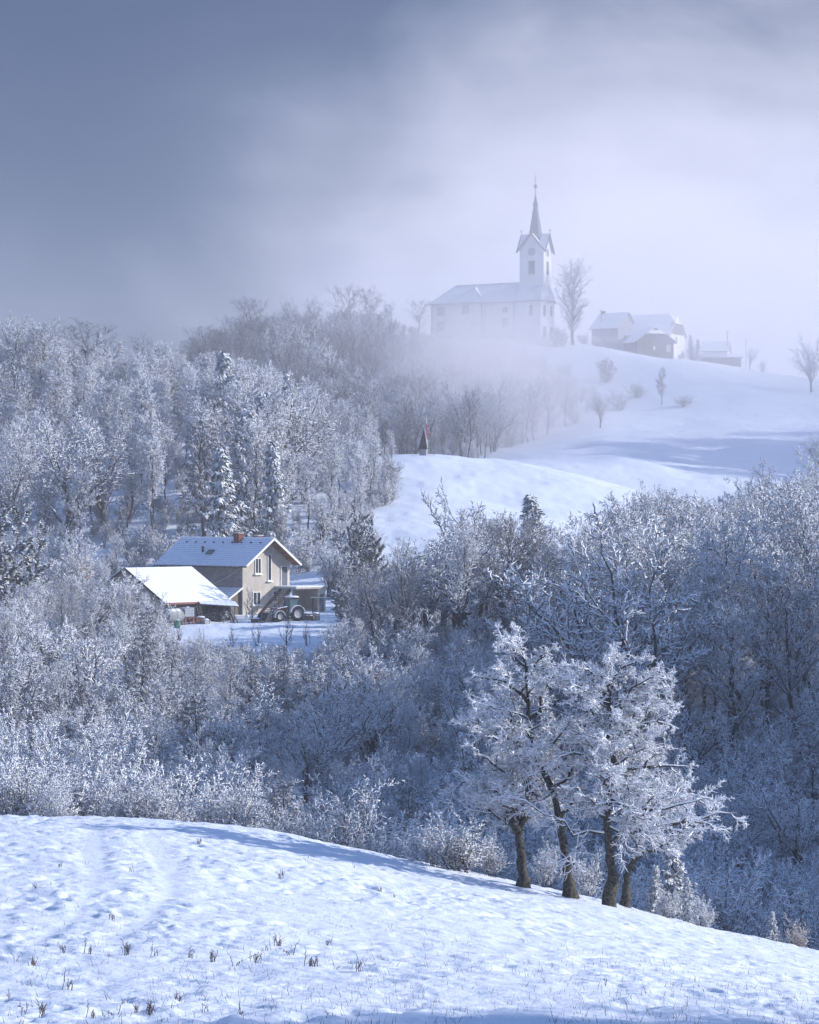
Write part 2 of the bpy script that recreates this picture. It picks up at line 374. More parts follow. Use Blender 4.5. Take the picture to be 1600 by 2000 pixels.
def build_ground():
    fine = np.linspace(-.178, .178, 380)
    side = np.concatenate([np.linspace(.18, .30, 26), np.linspace(.31, .9, 60), np.linspace(.92, math.pi, 70)])
    ang = np.concatenate([-side[::-1][1:], fine, side]); na = len(ang)
    rr = np.concatenate([[2, 4, 7, 11, 16, 21, 26], np.geomspace(30, 110, 640), np.geomspace(110.5, 300, 240), np.geomspace(301, 700, 330), np.geomspace(705, 1150, 30)]); nr = len(rr)
    A, R = np.meshgrid(ang, rr)
    X, Y = R * np.sin(A), R * np.cos(A); Z = H(X.ravel(), Y.ravel(), True).reshape(X.shape)
    v = np.stack([X, Y, Z], -1).reshape(-1, 3)
    v = np.vstack([v, [[0, 0, -2.25]]]); c = len(v) - 1
    i = np.arange(nr - 1)[:, None] * na; j = np.arange(na)[None, :]; j2 = (j + 1) % na
    q = np.stack([i + j, i + na + j, i + na + j2, i + j2], -1).reshape(-1, 4)[:, ::-1]
    t = np.stack([np.full(na, c), np.arange(na), (np.arange(na) + 1) % na], -1)[:, ::-1]
    me = raw_mesh('ground', v, [q, t], [M['ground']], smooth=True)
    o = link(bpy.data.objects.new('ground', me)); tag(o, kind='structure'); return o
build_ground()
def build_haze():
    b = MB().box(-1190, 1190, -1180, 1190, -60, 90)
    m = bpy.data.materials.new('haze'); m.use_nodes = True; nt = m.node_tree; nt.nodes.clear()
    o_ = N(nt, 'ShaderNodeOutputMaterial'); p = N(nt, 'ShaderNodeVolumePrincipled')
    p.inputs['Color'].default_value = (.95, .935, .98, 1); p.inputs['Density'].default_value = HAZE; p.inputs['Anisotropy'].default_value = 0.0
    nt.links.new(p.outputs[0], o_.inputs['Volume'])
    h = b.build('haze', m); tag(h, kind='stuff')
# ------------------------------------------------------------------ tree growing
def nrm(v): return v / np.maximum(np.linalg.norm(v, axis=-1, keepdims=True), 1e-9)
def grow(rg, P, R, k, t0, t1, a0, a1, lf, n=5, wig=.12, up=0.0, rf=.6, tip=.006, rmax=9, taper=.5, flat=1.0, curv=0.0, Labs=None, bias=None):
    B, m, _ = P.shape
    t = t0 + (t1 - t0) * ((np.arange(k)[None] + rg.random((B, k))) / k)
    f = t * (m - 1); i = np.minimum(f.astype(int), m - 2); fr = (f - i)[..., None]
    bi = np.arange(B)[:, None]
    p0, p1 = P[bi, i], P[bi, i + 1]; pos = p0 + (p1 - p0) * fr; par = nrm(p1 - p0)
    r0 = R[bi, i] * (1 - fr[..., 0]) + R[bi, i + 1] * fr[..., 0]
    plen = np.linalg.norm(np.diff(P, axis=1), axis=-1).sum(1)[:, None]
    az = np.arange(k)[None] * 2.399 + rg.random((B, 1)) * 6.283 + rg.normal(0, .4, (B, k))
    ref = np.where(np.abs(par[..., 2:3]) < .9, np.array([0, 0, 1.0]), np.array([1.0, 0, 0]))
    e1 = nrm(np.cross(par, ref)); e2 = np.cross(par, e1)
    rad = e1 * np.cos(az)[..., None] + e2 * np.sin(az)[..., None]
    an = np.radians(a0 + (a1 - a0) * rg.random((B, k)))[..., None]
    d = par * np.cos(an) + rad * np.sin(an); d[..., 2] = d[..., 2] * flat + up
    if bias is not None: d = d + np.asarray(bias)
    d = nrm(d)
    if Labs is not None: L = Labs(t) * rg.uniform(.8, 1.15, (B, k))
    else: L = plen * lf * (1 - taper * t) * rg.uniform(.7, 1.15, (B, k))
    s = np.linspace(0, 1, n); L_ = L[..., None, None]
    Q = pos[:, :, None] + d[:, :, None] * L_ * s[None, None, :, None]
    Q[..., 2] += curv * L[..., None] * s ** 2
    w = rg.normal(0, 1, (B, k, n, 3)).cumsum(2) * wig * L_ / n; w[:, :, 0] = 0; Q = Q + w
    rb = np.minimum(r0 * rf, rmax); Rn = rb[..., None] * (1 - s) ** .8 * .92 + np.minimum(tip, rb[..., None]) * (1 - .6 * s)
    return Q.reshape(B * k, n, 3), Rn.reshape(B * k, n)

def tubes(P, R, sides):
    """vectorised tubes -> verts, quads"""
    B, n, _ = P.shape
    T = np.empty_like(P); T[:, 1:-1] = P[:, 2:] - P[:, :-2] if n > 2 else T[:, 1:-1]; T[:, 0] = P[:, 1] - P[:, 0]; T[:, -1] = P[:, -1] - P[:, -2]; T = nrm(T)
    ref = np.where(np.abs(T[:, :1, 2:3]) < .85, np.array([0, 0, 1.0]), np.array([1.0, 0, 0]))
    e1 = nrm(np.cross(T, ref)); e2 = np.cross(T, e1)
    th = np.arange(sides) / sides * 2 * np.pi
    V = P[:, :, None] + (e1[:, :, None] * np.cos(th)[None, None, :, None] + e2[:, :, None] * np.sin(th)[None, None, :, None]) * R[:, :, None, None]
    b = (np.arange(B) * n * sides)[:, None, None]; i = (np.arange(n - 1) * sides)[None, :, None]; k = np.arange(sides)[None, None]; k2 = (k + 1) % sides
    q = np.stack([b + i + k, b + i + k2, b + i + sides + k2, b + i + sides + k], -1).reshape(-1, 4)
    return V.reshape(-1, 3), q
def cones(P0, P1, R, sides=3):
    """last-order twigs: three-sided spikes"""
    B = len(P0); T = nrm(P1 - P0)
    ref = np.where(np.abs(T[:, 2:3]) < .85, np.array([0, 0, 1.0]), np.array([1.0, 0, 0])); e1 = nrm(np.cross(T, ref)); e2 = np.cross(T, e1)
    th = np.arange(sides) / sides * 2 * np.pi + .5
    ring = P0[:, None] + (e1[:, None] * np.cos(th)[None, :, None] + e2[:, None] * np.sin(th)[None, :, None]) * R[:, None, None]
    V = np.concatenate([ring, P1[:, None]], 1); b = (np.arange(B) * (sides + 1))[:, None]; k = np.arange(sides)[None]
    f = np.stack([b + k, b + (k + 1) % sides, b + sides + 0 * k], -1).reshape(-1, 3)
    return V.reshape(-1, 3), f
class TM:
    def __init__(s): s.v = []; s.q = []; s.t = []; s.qm = []; s.tm = []; s.n = 0
    def tubes(s, P, R, sides=3, m=0):
        v, q = tubes(P, R, sides); s.v.append(v); s.q.append(q + s.n); s.qm.append(np.full(len(q), m)); s.n += len(v)
    def twigs(s, P, R, m=0, sides=3):
        v, t = cones(P[:, 0], P[:, -1], R[:, 0], sides); s.v.append(v); s.t.append(t + s.n); s.tm.append(np.full(len(t), m)); s.n += len(v)
    def tris(s, v, t, m=0):
        s.v.append(v); s.t.append(t + s.n); s.tm.append(np.full(len(t), m)); s.n += len(v)
    def quads(s, v, q, m=0):
        s.v.append(v); s.q.append(q + s.n); s.qm.append(np.full(len(q), m)); s.n += len(v)
    def mesh(s, name, mats, smooth=False):
        fs, ms = [], []
        if s.q: fs.append(np.concatenate(s.q)); ms.append(np.concatenate(s.qm))
        if s.t: fs.append(np.concatenate(s.t)); ms.append(np.concatenate(s.tm))
        return raw_mesh(name, np.concatenate(s.v), fs, mats, ms, smooth)
def line(rg, p, d, L, n, wig, r0, r1=0.01, curv=None, pw=.9):
    s = np.linspace(0, 1, n)[:, None]; d = np.array(d, float); d /= np.linalg.norm(d)
    P = np.array(p, float) + d * L * s
    if curv is not None: P = P + np.array(curv) * L * s ** 2
    w = rg.normal(0, 1, (n, 3)).cumsum(0) * wig * L / n; w[0] = 0
    return (P + w)[None], (r0 * (1 - s[:, 0]) ** pw + r1)[None]

def pack(kind, tr, tn, tm_, cr, cn, cm, Ht):
    Ht = float(np.percentile(np.concatenate(cr.v)[:, 2], 99.7))
    return (kind, tr.mesh(tn, tm_, True), cr.mesh(cn, cm), Ht, tr, cr, tm_ + cm)
def whole(p):
    """trunk and crown of a prototype as one mesh, for the masses of far woodland"""
    tr, cr, w = p[4], p[5], TM()
    for src, mi in ((tr, 0), (cr, 1)):
        if src.q: w.q.append(np.concatenate(src.q) + w.n); w.qm.append(np.full(len(w.q[-1]), mi))
        if src.t: w.t.append(np.concatenate(src.t) + w.n); w.tm.append(np.full(len(w.t[-1]), mi))
        v = np.concatenate(src.v); w.v.append(v / p[3]); w.n += len(v)
    return bpy.data.objects.new(p[0], w.mesh(p[0], p[6]))
def proto_forest(seed, Ht=16, cl=.22, spread=.36, r0=.17, mat='frost', dens=1.0, fine=.040, upw=.35):
    """tall woodland tree: clear trunk, ascending limbs, fine frosted twigs"""
    rg = np.random.default_rng(seed); tr, cr = TM(), TM()
    P, R = line(rg, (0, 0, -.4), (rg.normal(0, .05), rg.normal(0, .05), 1), Ht * .93, 12, .16, r0, .015)
    tr.tubes(P, R, 7)
    def shape(t):
        u = np.clip((t - cl) / (1 - cl), 0, 1); return Ht * spread * (.35 + .95 * np.sin(np.pi * (u * .78 + .16)) ) * .72
    P1, R1 = grow(rg, P, R, int(26 * dens), cl, .99, 34, 66, 0, 7, .22, upw, .5, .012, Labs=shape, curv=.10)
    tr.tubes(P1, R1, 4)
    P2, R2 = grow(rg, P1, R1, 8, .18, 1, 25, 60, .42, 5, .25, .15, .6, .012, curv=.03); cr.tubes(P2, R2, 3)
    P3, R3 = grow(rg, P2, R2, 6, .12, 1, 25, 60, .46, 3, .25, .12, .8, .013); R3 = np.maximum(R3, fine * .8); R3[:, -1] *= .4; cr.tubes(P3, R3, 3)
    P4, R4 = grow(rg, P3, R3, 4, .1, 1, 25, 65, .62, 2, .1, .1, 1, .013); R4[:, 0] = fine; cr.twigs(P4, R4)
    return pack('frosted_tree', tr, 'trunk', [M['bark']], cr, 'crown', [M[mat]], Ht)
def proto_round(seed, Ht=9, mat='frost', fine=.038, lean=0.0):
    """broad tree, forking low into a wide round head"""
    rg = np.random.default_rng(seed); tr, cr = TM(), TM()
    P, R = line(rg, (0, 0, -.3), (lean, 0, 1), Ht * .42, 6, .12, .17, .09); tr.tubes(P, R, 7)
    P1, R1 = grow(rg, P, R, 9, .35, 1, 20, 62, 0, 8, .22, .55, .75, .012, Labs=lambda t: Ht * .56 * (1 + 0 * t), curv=.06); tr.tubes(P1, R1, 5)
    P2, R2 = grow(rg, P1, R1, 10, .15, 1, 28, 62, .44, 5, .26, .14, .6, .012, curv=-.02); cr.tubes(P2, R2, 3)
    P3, R3 = grow(rg, P2, R2, 7, .1, 1, 28, 65, .46, 3, .26, .06, .8, .013); R3 = np.maximum(R3, fine * .75); R3[:, -1] *= .4; cr.tubes(P3, R3, 3)
    P4, R4 = grow(rg, P3, R3, 5, .1, 1, 25, 65, .6, 2, .1, .05, 1, .013); R4[:, 0] = fine; cr.twigs(P4, R4)
    return pack('frosted_tree', tr, 'trunk', [M['bark']], cr, 'crown', [M[mat]], Ht)
def proto_bush(seed, Ht=4.2, stems=11, mat='frost', fine=.031, sp=38):
    rg = np.random.default_rng(seed); tr, cr = TM(), TM(); PP, RR = [], []
    for i in range(stems):
        a_ = rg.random() * 6.283; s_ = math.radians(rg.uniform(4, sp)); d = (math.cos(a_) * math.sin(s_), math.sin(a_) * math.sin(s_), math.cos(s_))
        P, R = line(rg, (rg.normal(0, .2), rg.normal(0, .2), -.2), d, Ht * rg.uniform(.6, 1.02), 7, .22, .035, .006, curv=(0, 0, .05)); PP.append(P); RR.append(R)
    P, R = np.concatenate(PP), np.concatenate(RR); tr.tubes(P, R, 4)
    P2, R2 = grow(rg, P, R, 12, .12, 1, 22, 55, .40, 5, .28, .2, .7, .009, curv=0); cr.tubes(P2, R2, 3)
    P3, R3 = grow(rg, P2, R2, 6, .1, 1, 28, 62, .42, 3, .28, .1, .8, .01); R3 = np.maximum(R3, fine * .75); R3[:, -1] *= .4; cr.tubes(P3, R3, 3)
    P4, R4 = grow(rg, P3, R3, 4, .08, 1, 30, 70, .6, 2, .1, .06, 1, .01); R4[:, 0] = fine; cr.twigs(P4, R4)
    return pack('frosted_bush', tr, 'stems', [M['bark']], cr, 'twigs', [M[mat]], Ht)
def proto_birch(seed, Ht=11, mat='frost'):
    rg = np.random.default_rng(seed); tr, cr = TM(), TM()
    P, R = line(rg, (0, 0, -.3), (0, 0, 1), Ht * .9, 9, .12, .13, .015); tr.tubes(P, R, 6)
    P1, R1 = grow(rg, P, R, 22, .22, 1, 25, 50, 0, 7, .2, .3, .5, .01, Labs=lambda t: Ht * .32 * (1.15 - .75 * t), curv=-.12); tr.tubes(P1, R1, 4)
    P2, R2 = grow(rg, P1, R1, 9, .2, 1, 25, 60, .45, 5, .2, -.1, .6, .01, curv=-.35); cr.tubes(P2, R2, 3)
    P3, R3 = grow(rg, P2, R2, 9, .1, 1, 20, 60, .62, 4, .15, -.9, .8, .012, curv=-.4); R3 = np.maximum(R3, .018); R3[:, -1] *= .4; cr.tubes(P3, R3, 3)
    P4, R4 = grow(rg, P3, R3, 5, .1, 1, 20, 50, .6, 2, .1, -.5, 1, .012); R4[:, 0] = .022; cr.twigs(P4, R4)
    return pack('weeping_birch', tr, 'trunk', [M['bark']], cr, 'crown', [M[mat]], Ht)
def blades(rg, P, R_, k, L0, w, droop, mat_tm, m=0, lift=.0, t0=.08):
    """flat needle sprays (arched lozenges) along the boughs"""
    Q, _ = grow(rg, P, np.full(P.shape[:2], .02), k, t0, 1, 40, 70, 0, 3, .06, lift, 1, .01, Labs=lambda t: L0 * (1.15 - .6 * t), curv=droop)
    side = nrm(np.cross(Q[:, 2] - Q[:, 0], np.array([0, 0, 1.0]))); side = nrm(side + rg.normal(0, .25, side.shape))
    ww = (w * rg.uniform(.7, 1.3, len(Q)))[:, None]
    mid = Q[:, 1]; v = np.stack([Q[:, 0], mid + side * ww + [0, 0, -.25 * w], Q[:, 2], mid - side * ww + [0, 0, -.25 * w], mid + np.array([0, 0, .35 * w])], 1)
    b = (np.arange(len(Q)) * 5)[:, None, None]; t = np.array([[0, 1, 4], [1, 2, 4], [2, 3, 4], [3, 0, 4]])[None]
    mat_tm.tris(v.reshape(-1, 3), (b + t).reshape(-1, 3), m)
def proto_spruce(seed, Ht=12, wid=.27, mat='needle', nb=84, dens=1.0):
    rg = np.random.default_rng(seed); tr, cr = TM(), TM()
    P, R = line(rg, (0, 0, -.3), (0, 0, 1), Ht + .3, 10, .02, Ht * .013, .01); tr.tubes(P, R, 6)
    P1, R1 = grow(rg, P, R, nb, .07, .985, 82, 98, 0, 6, .07, -.12, .35, .01, Labs=lambda t: Ht * wid * (1.04 - t) ** 1.0 * rg.uniform(.45, 1.25, t.shape) + .15, curv=.05)
    s = np.linspace(0, 1, 6); P1[..., 2] -= (.42 * np.linalg.norm(P1[:, -1] - P1[:, 0], axis=-1)[:, None]) * np.sin(s * 2.2)
    tr.tubes(P1, R1, 3)
    blades(rg, P1, R1, int(34 * dens), Ht * .060, Ht * .0085, -.38, cr)
    blades(rg, P1, R1, int(12 * dens), Ht * .040, Ht * .0085, -.12, cr, lift=.2, t0=.3)
    return pack('snowy_spruce', tr, 'trunk', [M['bark']], cr, 'crown', [M[mat]], Ht)
def proto_pine(seed, Ht=9, mat='needle_green'):
    rg = np.random.default_rng(seed); tr, cr = TM(), TM()
    P, R = line(rg, (0, 0, -.3), (.03, 0, 1), Ht * .96, 9, .08, .16, .03); tr.tubes(P, R, 6)
    P1, R1 = grow(rg, P, R, 30, .14, 1, 50, 85, 0, 6, .14, .1, .4, .02, Labs=lambda t: Ht * .33 * (1.1 - .72 * t) , curv=.10); tr.tubes(P1, R1, 4)
    P2, R2 = grow(rg, P1, R1, 8, .3, 1, 25, 60, .36, 4, .15, .12, .5, .01); cr.tubes(P2, R2, 3)
    blades(rg, P2, R2, 34, .34, .055, .02, cr, lift=.35)
    blades(rg, P2, R2, 16, .26, .12, -.1, cr, lift=.5)
    return pack('snowy_pine', tr, 'trunk', [M['bark']], cr, 'crown', [M[mat]], Ht)

def proto_dense(seed, Ht=4, stems=16, mat='needle', sp=46, bl=.13):
    """thick rounded evergreen carrying clumps of snow"""
    rg = np.random.default_rng(seed); tr, cr = TM(), TM(); PP, RR = [], []
    for i in range(stems):
        a_ = rg.random() * 6.283; s_ = math.radians(rg.uniform(2, sp)); P, R = line(rg, (0, 0, .1), (math.cos(a_) * math.sin(s_), math.sin(a_) * math.sin(s_), math.cos(s_)), Ht * rg.uniform(.78, .95) * (1 - .25 * s_), 7, .15, .05, .01, curv=(0, 0, .12)); PP.append(P); RR.append(R)
    P0, R0 = line(rg, (0, 0, -.4), (0, 0, 1), Ht * .6, 5, .05, .12, .03); tr.tubes(P0, R0, 6)
    P, R = np.concatenate(PP), np.concatenate(RR); tr.tubes(P, R, 4)
    P2, R2 = grow(rg, P, R, 13, .06, 1, 35, 75, .26, 4, .2, .15, .6, .01, taper=.35); cr.tubes(P2, R2, 3)
    blades(rg, P2, R2, 22, Ht * bl * .55, Ht * .012, -.05, cr, lift=.25); blades(rg, P2, R2, 10, Ht * bl * .5, Ht * .026, -.15, cr, lift=.5, t0=.35)
    return pack('snowy_pine', tr, 'trunk', [M['bark']], cr, 'crown', [M[mat]], Ht)

PROTO = {}
PROTO['forest'] = [proto_forest(11), proto_forest(12, 17, .30, .32), proto_forest(13, 15, .16, .40), proto_forest(14, 18, .36, .28, upw=.6)]
PROTO['feather'] = [proto_forest(15, 17, .22, .30, .16, 'hoar', 1.1, .044, 1.0), proto_forest(16, 16, .30, .27, .15, 'hoar', 1.1, .044, 1.3), proto_forest(17, 18, .18, .32, .17, 'hoar', 1.0, .044, .9)]
PROTO['round'] = [proto_round(21), proto_round(22, 10), proto_round(23, 8)]
PROTO['bare'] = [proto_forest(31, 15, .28, .36, .19, 'frost_thin', .8, .02, .6), proto_forest(32, 14, .2, .42, .19, 'frost_thin', .8, .02, .55)]
PROTO['bush'] = [proto_bush(41), proto_bush(42, 3.6, 14, sp=48), proto_bush(43, 5, 9, sp=28)]
PROTO['warm'] = [proto_bush(44, 5, 12, 'frost_warm', sp=42)]
PROTO['birch'] = [proto_birch(51), proto_birch(52, 9)]
PROTO['spruce'] = [proto_spruce(61), proto_spruce(62, 14, .22), proto_spruce(63, 10, .30, dens=.9)]
PROTO['pine'] = [proto_pine(71)]

used = {}
def plant(kind, px, d, height, label, group=None, rg=rng, name=None, cat=None, wide=1.0, variant=None, sink=0.0):
    ps = PROTO[kind]; p = ps[int(rg.integers(len(ps)))] if variant is None else ps[variant]
    loc = at(px, d); s = height / p[3]; loc.z -= sink
    root = empty(name or p[0], loc, rg.random() * 6.283)
    root.scale = (s * wide, s * wide, s)
    root.rotation_euler.x = rg.normal(0, .03); root.rotation_euler.y = rg.normal(0, .03)
    tag(root, label, cat or {'frosted_bush': 'bush', 'twiggy_bush': 'bush'}.get(p[0], 'tree'), group)
    link(bpy.data.objects.new(p[1].name.split('.')[0], p[1]), root)
    link(bpy.data.objects.new(p[2].name.split('.')[0], p[2]), root)
    return root
def gn_scatter(name, pts, scales, protos, label=None):
    """stuff nobody could count: one object, the plants instanced on its points"""
    me = bpy.data.meshes.new(name); me.vertices.add(len(pts)); me.vertices.foreach_set('co', np.asarray(pts, np.float32).ravel())
    at_ = me.attributes.new('sz', 'FLOAT', 'POINT'); at_.data.foreach_set('value', np.asarray(scales, np.float32))
    o = link(bpy.data.objects.new(name, me)); tag(o, kind='stuff')
    ng = bpy.data.node_groups.new(name, 'GeometryNodeTree')
    ng.interface.new_socket('Geometry', in_out='INPUT', socket_type='NodeSocketGeometry'); ng.interface.new_socket('Geometry', in_out='OUTPUT', socket_type='NodeSocketGeometry')
    nd, lk = ng.nodes, ng.links; gi = nd.new('NodeGroupInput'); go = nd.new('NodeGroupOutput')
    gg = nd.new('GeometryNodeGeometryToInstance')
    for pr in protos:                 # a list of objects standing in the scene
        oi = nd.new('GeometryNodeObjectInfo'); oi.inputs['Object'].default_value = pr; oi.inputs['As Instance'].default_value = True
        lk.new(oi.outputs['Geometry'], gg.inputs[0])
    ip = nd.new('GeometryNodeInstanceOnPoints'); ip.inputs['Pick Instance'].default_value = True; lk.new(gi.outputs[0], ip.inputs['Points']); lk.new(gg.outputs[0], ip.inputs['Instance'])
    rv = nd.new('FunctionNodeRandomValue'); rv.data_type = 'FLOAT_VECTOR'; rv.inputs[0].default_value = (-.08, -.08, 0); rv.inputs[1].default_value = (.08, .08, 6.28)
    lk.new(rv.outputs[0], ip.inputs['Rotation'])
    na = nd.new('GeometryNodeInputNamedAttribute'); na.data_type = 'FLOAT'; na.inputs[0].default_value = 'sz'
    lk.new(na.outputs[0], ip.inputs['Scale'])
    lk.new(ip.outputs[0], go.inputs[0])
    md = o.modifiers.new('scatter', 'NODES'); md.node_group = ng
    return o
# ------------------------------------------------------------------ planting the woods
TOP = (np.array([-400, 0, 90, 150, 300, 335, 500, 640, 700, 760, 860, 900, 1000, 1100, 1180, 1260, 1330, 1400, 1500, 1600, 2000], float),
       np.array([1160, 1150, 1130, 1120, 1160, 1238, 1258, 1262, 1120, 1062, 1030, 1000, 1000, 1020, 990, 955, 960, 985, 960, 930, 900], float))
def spread(n, inside, mind, px0, px1, d0, d1, rg, tries=60):
    """points spaced at least mind(px,d) metres apart, uniform on the ground"""
    out = []; cell = {}
    for _ in range(n * tries):
        if len(out) >= n: break
        d = math.sqrt(rg.uniform(d0 ** 2, d1 ** 2)); px = rg.uniform(px0, px1)
        if not inside(px, d): continue
        x = (px - 800) / F * d; md = mind(px, d) * rg.uniform(.75, 1.25); k = (int(x // 6), int(d // 6)); ok = True
        for i in (-1, 0, 1):
            for j in (-1, 0, 1):
                for (qx, qd) in cell.get((k[0] + i, k[1] + j), ()):
                    if (qx - x) ** 2 + (qd - d) ** 2 < md * md: ok = False; break
        if ok: out.append((px, d)); cell.setdefault(k, []).append((x, d))
    return out
def ground_px(px, d):
    p = at(px, d); return 1000 - p.z / d * F
wr = np.random.default_rng(99)
cnt = {}
def in_valley(px, d):
    if d < 113: return False
    if d > 257 + 4 * math.sin(px / 40) and 318 < px < 690: return False      # the yard
    if d > 278 and px <= 318: return False
    if px > 690 and d > 306: return False
    return True
valley = []
for (px, d) in spread(520, in_valley, lambda p, d: 2.3 if d < 150 else 2.9 + (d - 150) * .011, -60, 1680, 113, 306, wr):
    gy = ground_px(px, d); T = float(np.interp(px, *TOP)); room = (gy - T) / sc_px(d)
    if room < 1.5: continue
    u = wr.random()
    if d < 150:
        T2 = {True: 1480, False: 1440}[px < 600] + wr.uniform(-90, 60); room = min(room, max(1.6, (gy - T2) / sc_px(d))); 
        lim = wr.uniform(2.6, 5.2); kind = 'spruce' if (u > .88 and px > 500) else 'bush'
    elif d < 190: lim = wr.uniform(3.8, 7.5) if px < 1250 else wr.uniform(5, 9); kind = 'bush' if u < .55 else 'round' if u < .8 else 'birch' if u < .92 else 'spruce'
    elif d < 235: lim = wr.uniform(5, 9) if px < 1200 else wr.uniform(13, 21); kind = ('round' if u < .45 else 'forest' if u < .7 else 'bush' if u < .85 else 'birch') if px < 1200 else ('feather' if u < .5 else 'forest' if u < .85 else 'round')
    else: lim = wr.uniform(7, 12) if px < 680 else wr.uniform(11, 17); kind = ('round' if u < .35 else 'forest' if u < .8 else 'bare')
    h = min(room, lim)
    if d > 259 and 690 < px < 1180: h = min(h, 4.2)
    if h < 4.5 and kind in ('forest', 'feather', 'bare', 'birch'): kind = 'bush'
    if h < 3 and kind == 'round': kind = 'bush'
    if kind == 'bush' and h > 6.5: h = 6.5
    valley.append((px, d, h, kind))
def zone(px, d, kind):
    """where a plant of the valley wood stands, in words: (short place, row)"""
    col = [(120, 'at the left edge'), (320, 'below the barn'), (520, 'below the farmhouse'), (690, 'below the yard end'), (860, 'right of the yard'),
           (1000, 'left of the fruit trees'), (1180, 'behind the fruit trees'), (1340, 'near the largest fruit tree'), (1480, 'towards the right'), (9999, 'at the right edge')]
    c = next(w for lim, w in col if px < lim)
    r = 'front rows' if d < 150 else 'middle rows' if d < 205 else 'rear rows'
    return c, r
KW = {'bush': ('frosted bush', 'frosted bushes'), 'round': ('round frosted tree', 'round frosted trees'), 'forest': ('tall frosted tree', 'tall frosted trees'),
      'bare': ('dark thinly frosted tree', 'thinly frosted trees'), 'feather': ('feathery pale frosted tree', 'feathery pale frosted trees'), 'birch': ('drooping frosted birch', 'drooping birches'), 'spruce': ('snowy young spruce', 'young spruces')}
VB, HB = [], []       # trees beyond the 300 that show largest: kept for the woodland masses
print('valley', len(valley))

def in_hill(px, d):                                   # sunlit wood on the slope behind the farmhouse
    if d < 303: return px < 215 and d > 284
    edge = np.interp(d, [303, 335, 360, 385, 400, 430, 470], [700, 740, 770, 775, 760, 735, 700])
    if px > edge: return False
    if d < 318 and 200 < px < 640: return False
    return True
hill = []
for (px, d) in spread(190, in_hill, lambda p, d: 4.9, -90, 800, 284, 470, wr):
    u = wr.random(); h = wr.uniform(11, 18.5)
    kind = 'feather' if u < .62 else 'forest' if u < .74 else 'round' if u < .93 else 'birch'
    if px > 560 and d < 400: h = wr.uniform(8, 12)
    if d < 330: h = wr.uniform(5, 9); kind = 'round' if u < .6 else 'bush'
    if kind == 'bush': h = min(h, 6)
    gy = ground_px(px, d); T = np.interp(px, [-90, 0, 130, 230, 300, 450, 600, 700, 800], [620, 615, 640, 690, 665, 690, 740, 790, 850])
    h = min(h, (gy - T) / sc_px(d) * wr.uniform(.88, 1.03))
    if h < 3: continue
    hill.append((px, d, h, kind))
def hzone(px, d):
    c = next(w for lim, w in [(110, 'at the left edge'), (260, 'left of the farmhouse'), (420, 'above the barn'), (560, 'above the farmhouse roof'), (9999, 'beside the snow field')] if px < lim)
    return c, ('foot' if d < 340 else 'middle' if d < 400 else 'top')
big = sorted([h * sc_px(d) * (1.0 if d < 300 else 1.25) for (px, d, h, k) in valley + hill if k in ('forest', 'round', 'feather')], reverse=True)
CUT = big[min(255, len(big) - 1)]
for (px, d, h, kind) in valley:
    if kind == 'bush' and h > 6: h = 6
    if kind in ('forest', 'round', 'feather') and h * sc_px(d) < CUT: VB.append((px, d, h)); continue
    c, r = zone(px, d, kind); plant(kind, px, d, h, f'{KW[kind][0]} in the shaded wood {c}, {r}', f'{KW[kind][1]}, {r}, {c}', wr, wide=wr.uniform(.85, 1.2))
for (px, d, h, kind) in hill:
    if kind in ('forest', 'round', 'feather') and h * sc_px(d) * 1.25 < CUT: HB.append((px, d, h)); continue
    c, r = hzone(px, d); plant(kind, px, d, h, f'{KW[kind][0]} in the sunlit wood {c}, slope {r}', f'{KW[kind][1]}, hillside {r}, {c}', wr, wide=wr.uniform(.95, 1.25))
print('hill', len(hill))

# far wood on the church hill: reads as one mass
def in_far(px, d):
    if d < 455: return False
    e_ = np.interp(d, [455, 470, 485, 500, 515, 530, 545, 560, 575, 590, 600], [930, 945, 975, 1030, 1100, 1160, 1170, 1110, 1040, 880, 800])
    if px > e_: return False
    if d > 588 and px > 815: return False
    if px < 380 and d > 520: return False
    return True
wh = {k: [whole(p) for p in PROTO[k]] for k in ('forest', 'round', 'bush', 'bare', 'feather')}
pts = spread(520, in_far, lambda p, d: 3.9, -80, 1260, 455, 604, wr)
P_, S_ = [], []
for (px, d) in pts:
    h = wr.uniform(9, 14.5); gy = ground_px(px, d)
    T = np.interp(px, [-80, 0, 150, 230, 300, 380, 480, 560, 640, 720, 830, 840, 960, 1050, 1150, 1260], [640, 640, 665, 700, 680, 650, 612, 600, 605, 600, 645, 655, 662, 690, 745, 770])
    h = min(h, (gy - T) / sc_px(d) * wr.uniform(.72, 1.02))
    if h < 1.5: continue
    P_.append(tuple(at(px, d))); S_.append(h)
gn_scatter('distant_wood', P_, S_, wh['bare'] + wh['forest'][:1] + wh['bare'] + wh['round'][:1])
# undergrowth and saplings between the trees
for (nm, ins, n_, rng_, hh) in (('valley_undergrowth', in_valley, 1500, (-60, 1680, 113, 306), (1.6, 3.8)), ('hillside_undergrowth', in_hill, 480, (-90, 800, 284, 470), (2.0, 4.2)), ('far_undergrowth', in_far, 380, (-80, 1260, 455, 604), (2, 4.5))):
    P_, S_ = [], []
    for (px, d) in spread(n_, ins, lambda p, d: 1.35, *rng_, wr):
        gy = ground_px(px, d); T = float(np.interp(px, *TOP)) if 'valley' in nm else 560
        h = min(wr.uniform(*hh), (gy - T) / sc_px(d))
        if h > .6: P_.append(tuple(at(px, d, -.1))); S_.append(h)
    gn_scatter(nm, P_, S_, wh['bush'])
ORD = ['first', 'second', 'third', 'fourth', 'fifth', 'sixth', 'seventh', 'eighth', 'ninth', 'tenth', 'eleventh', 'twelfth', 'thirteenth']
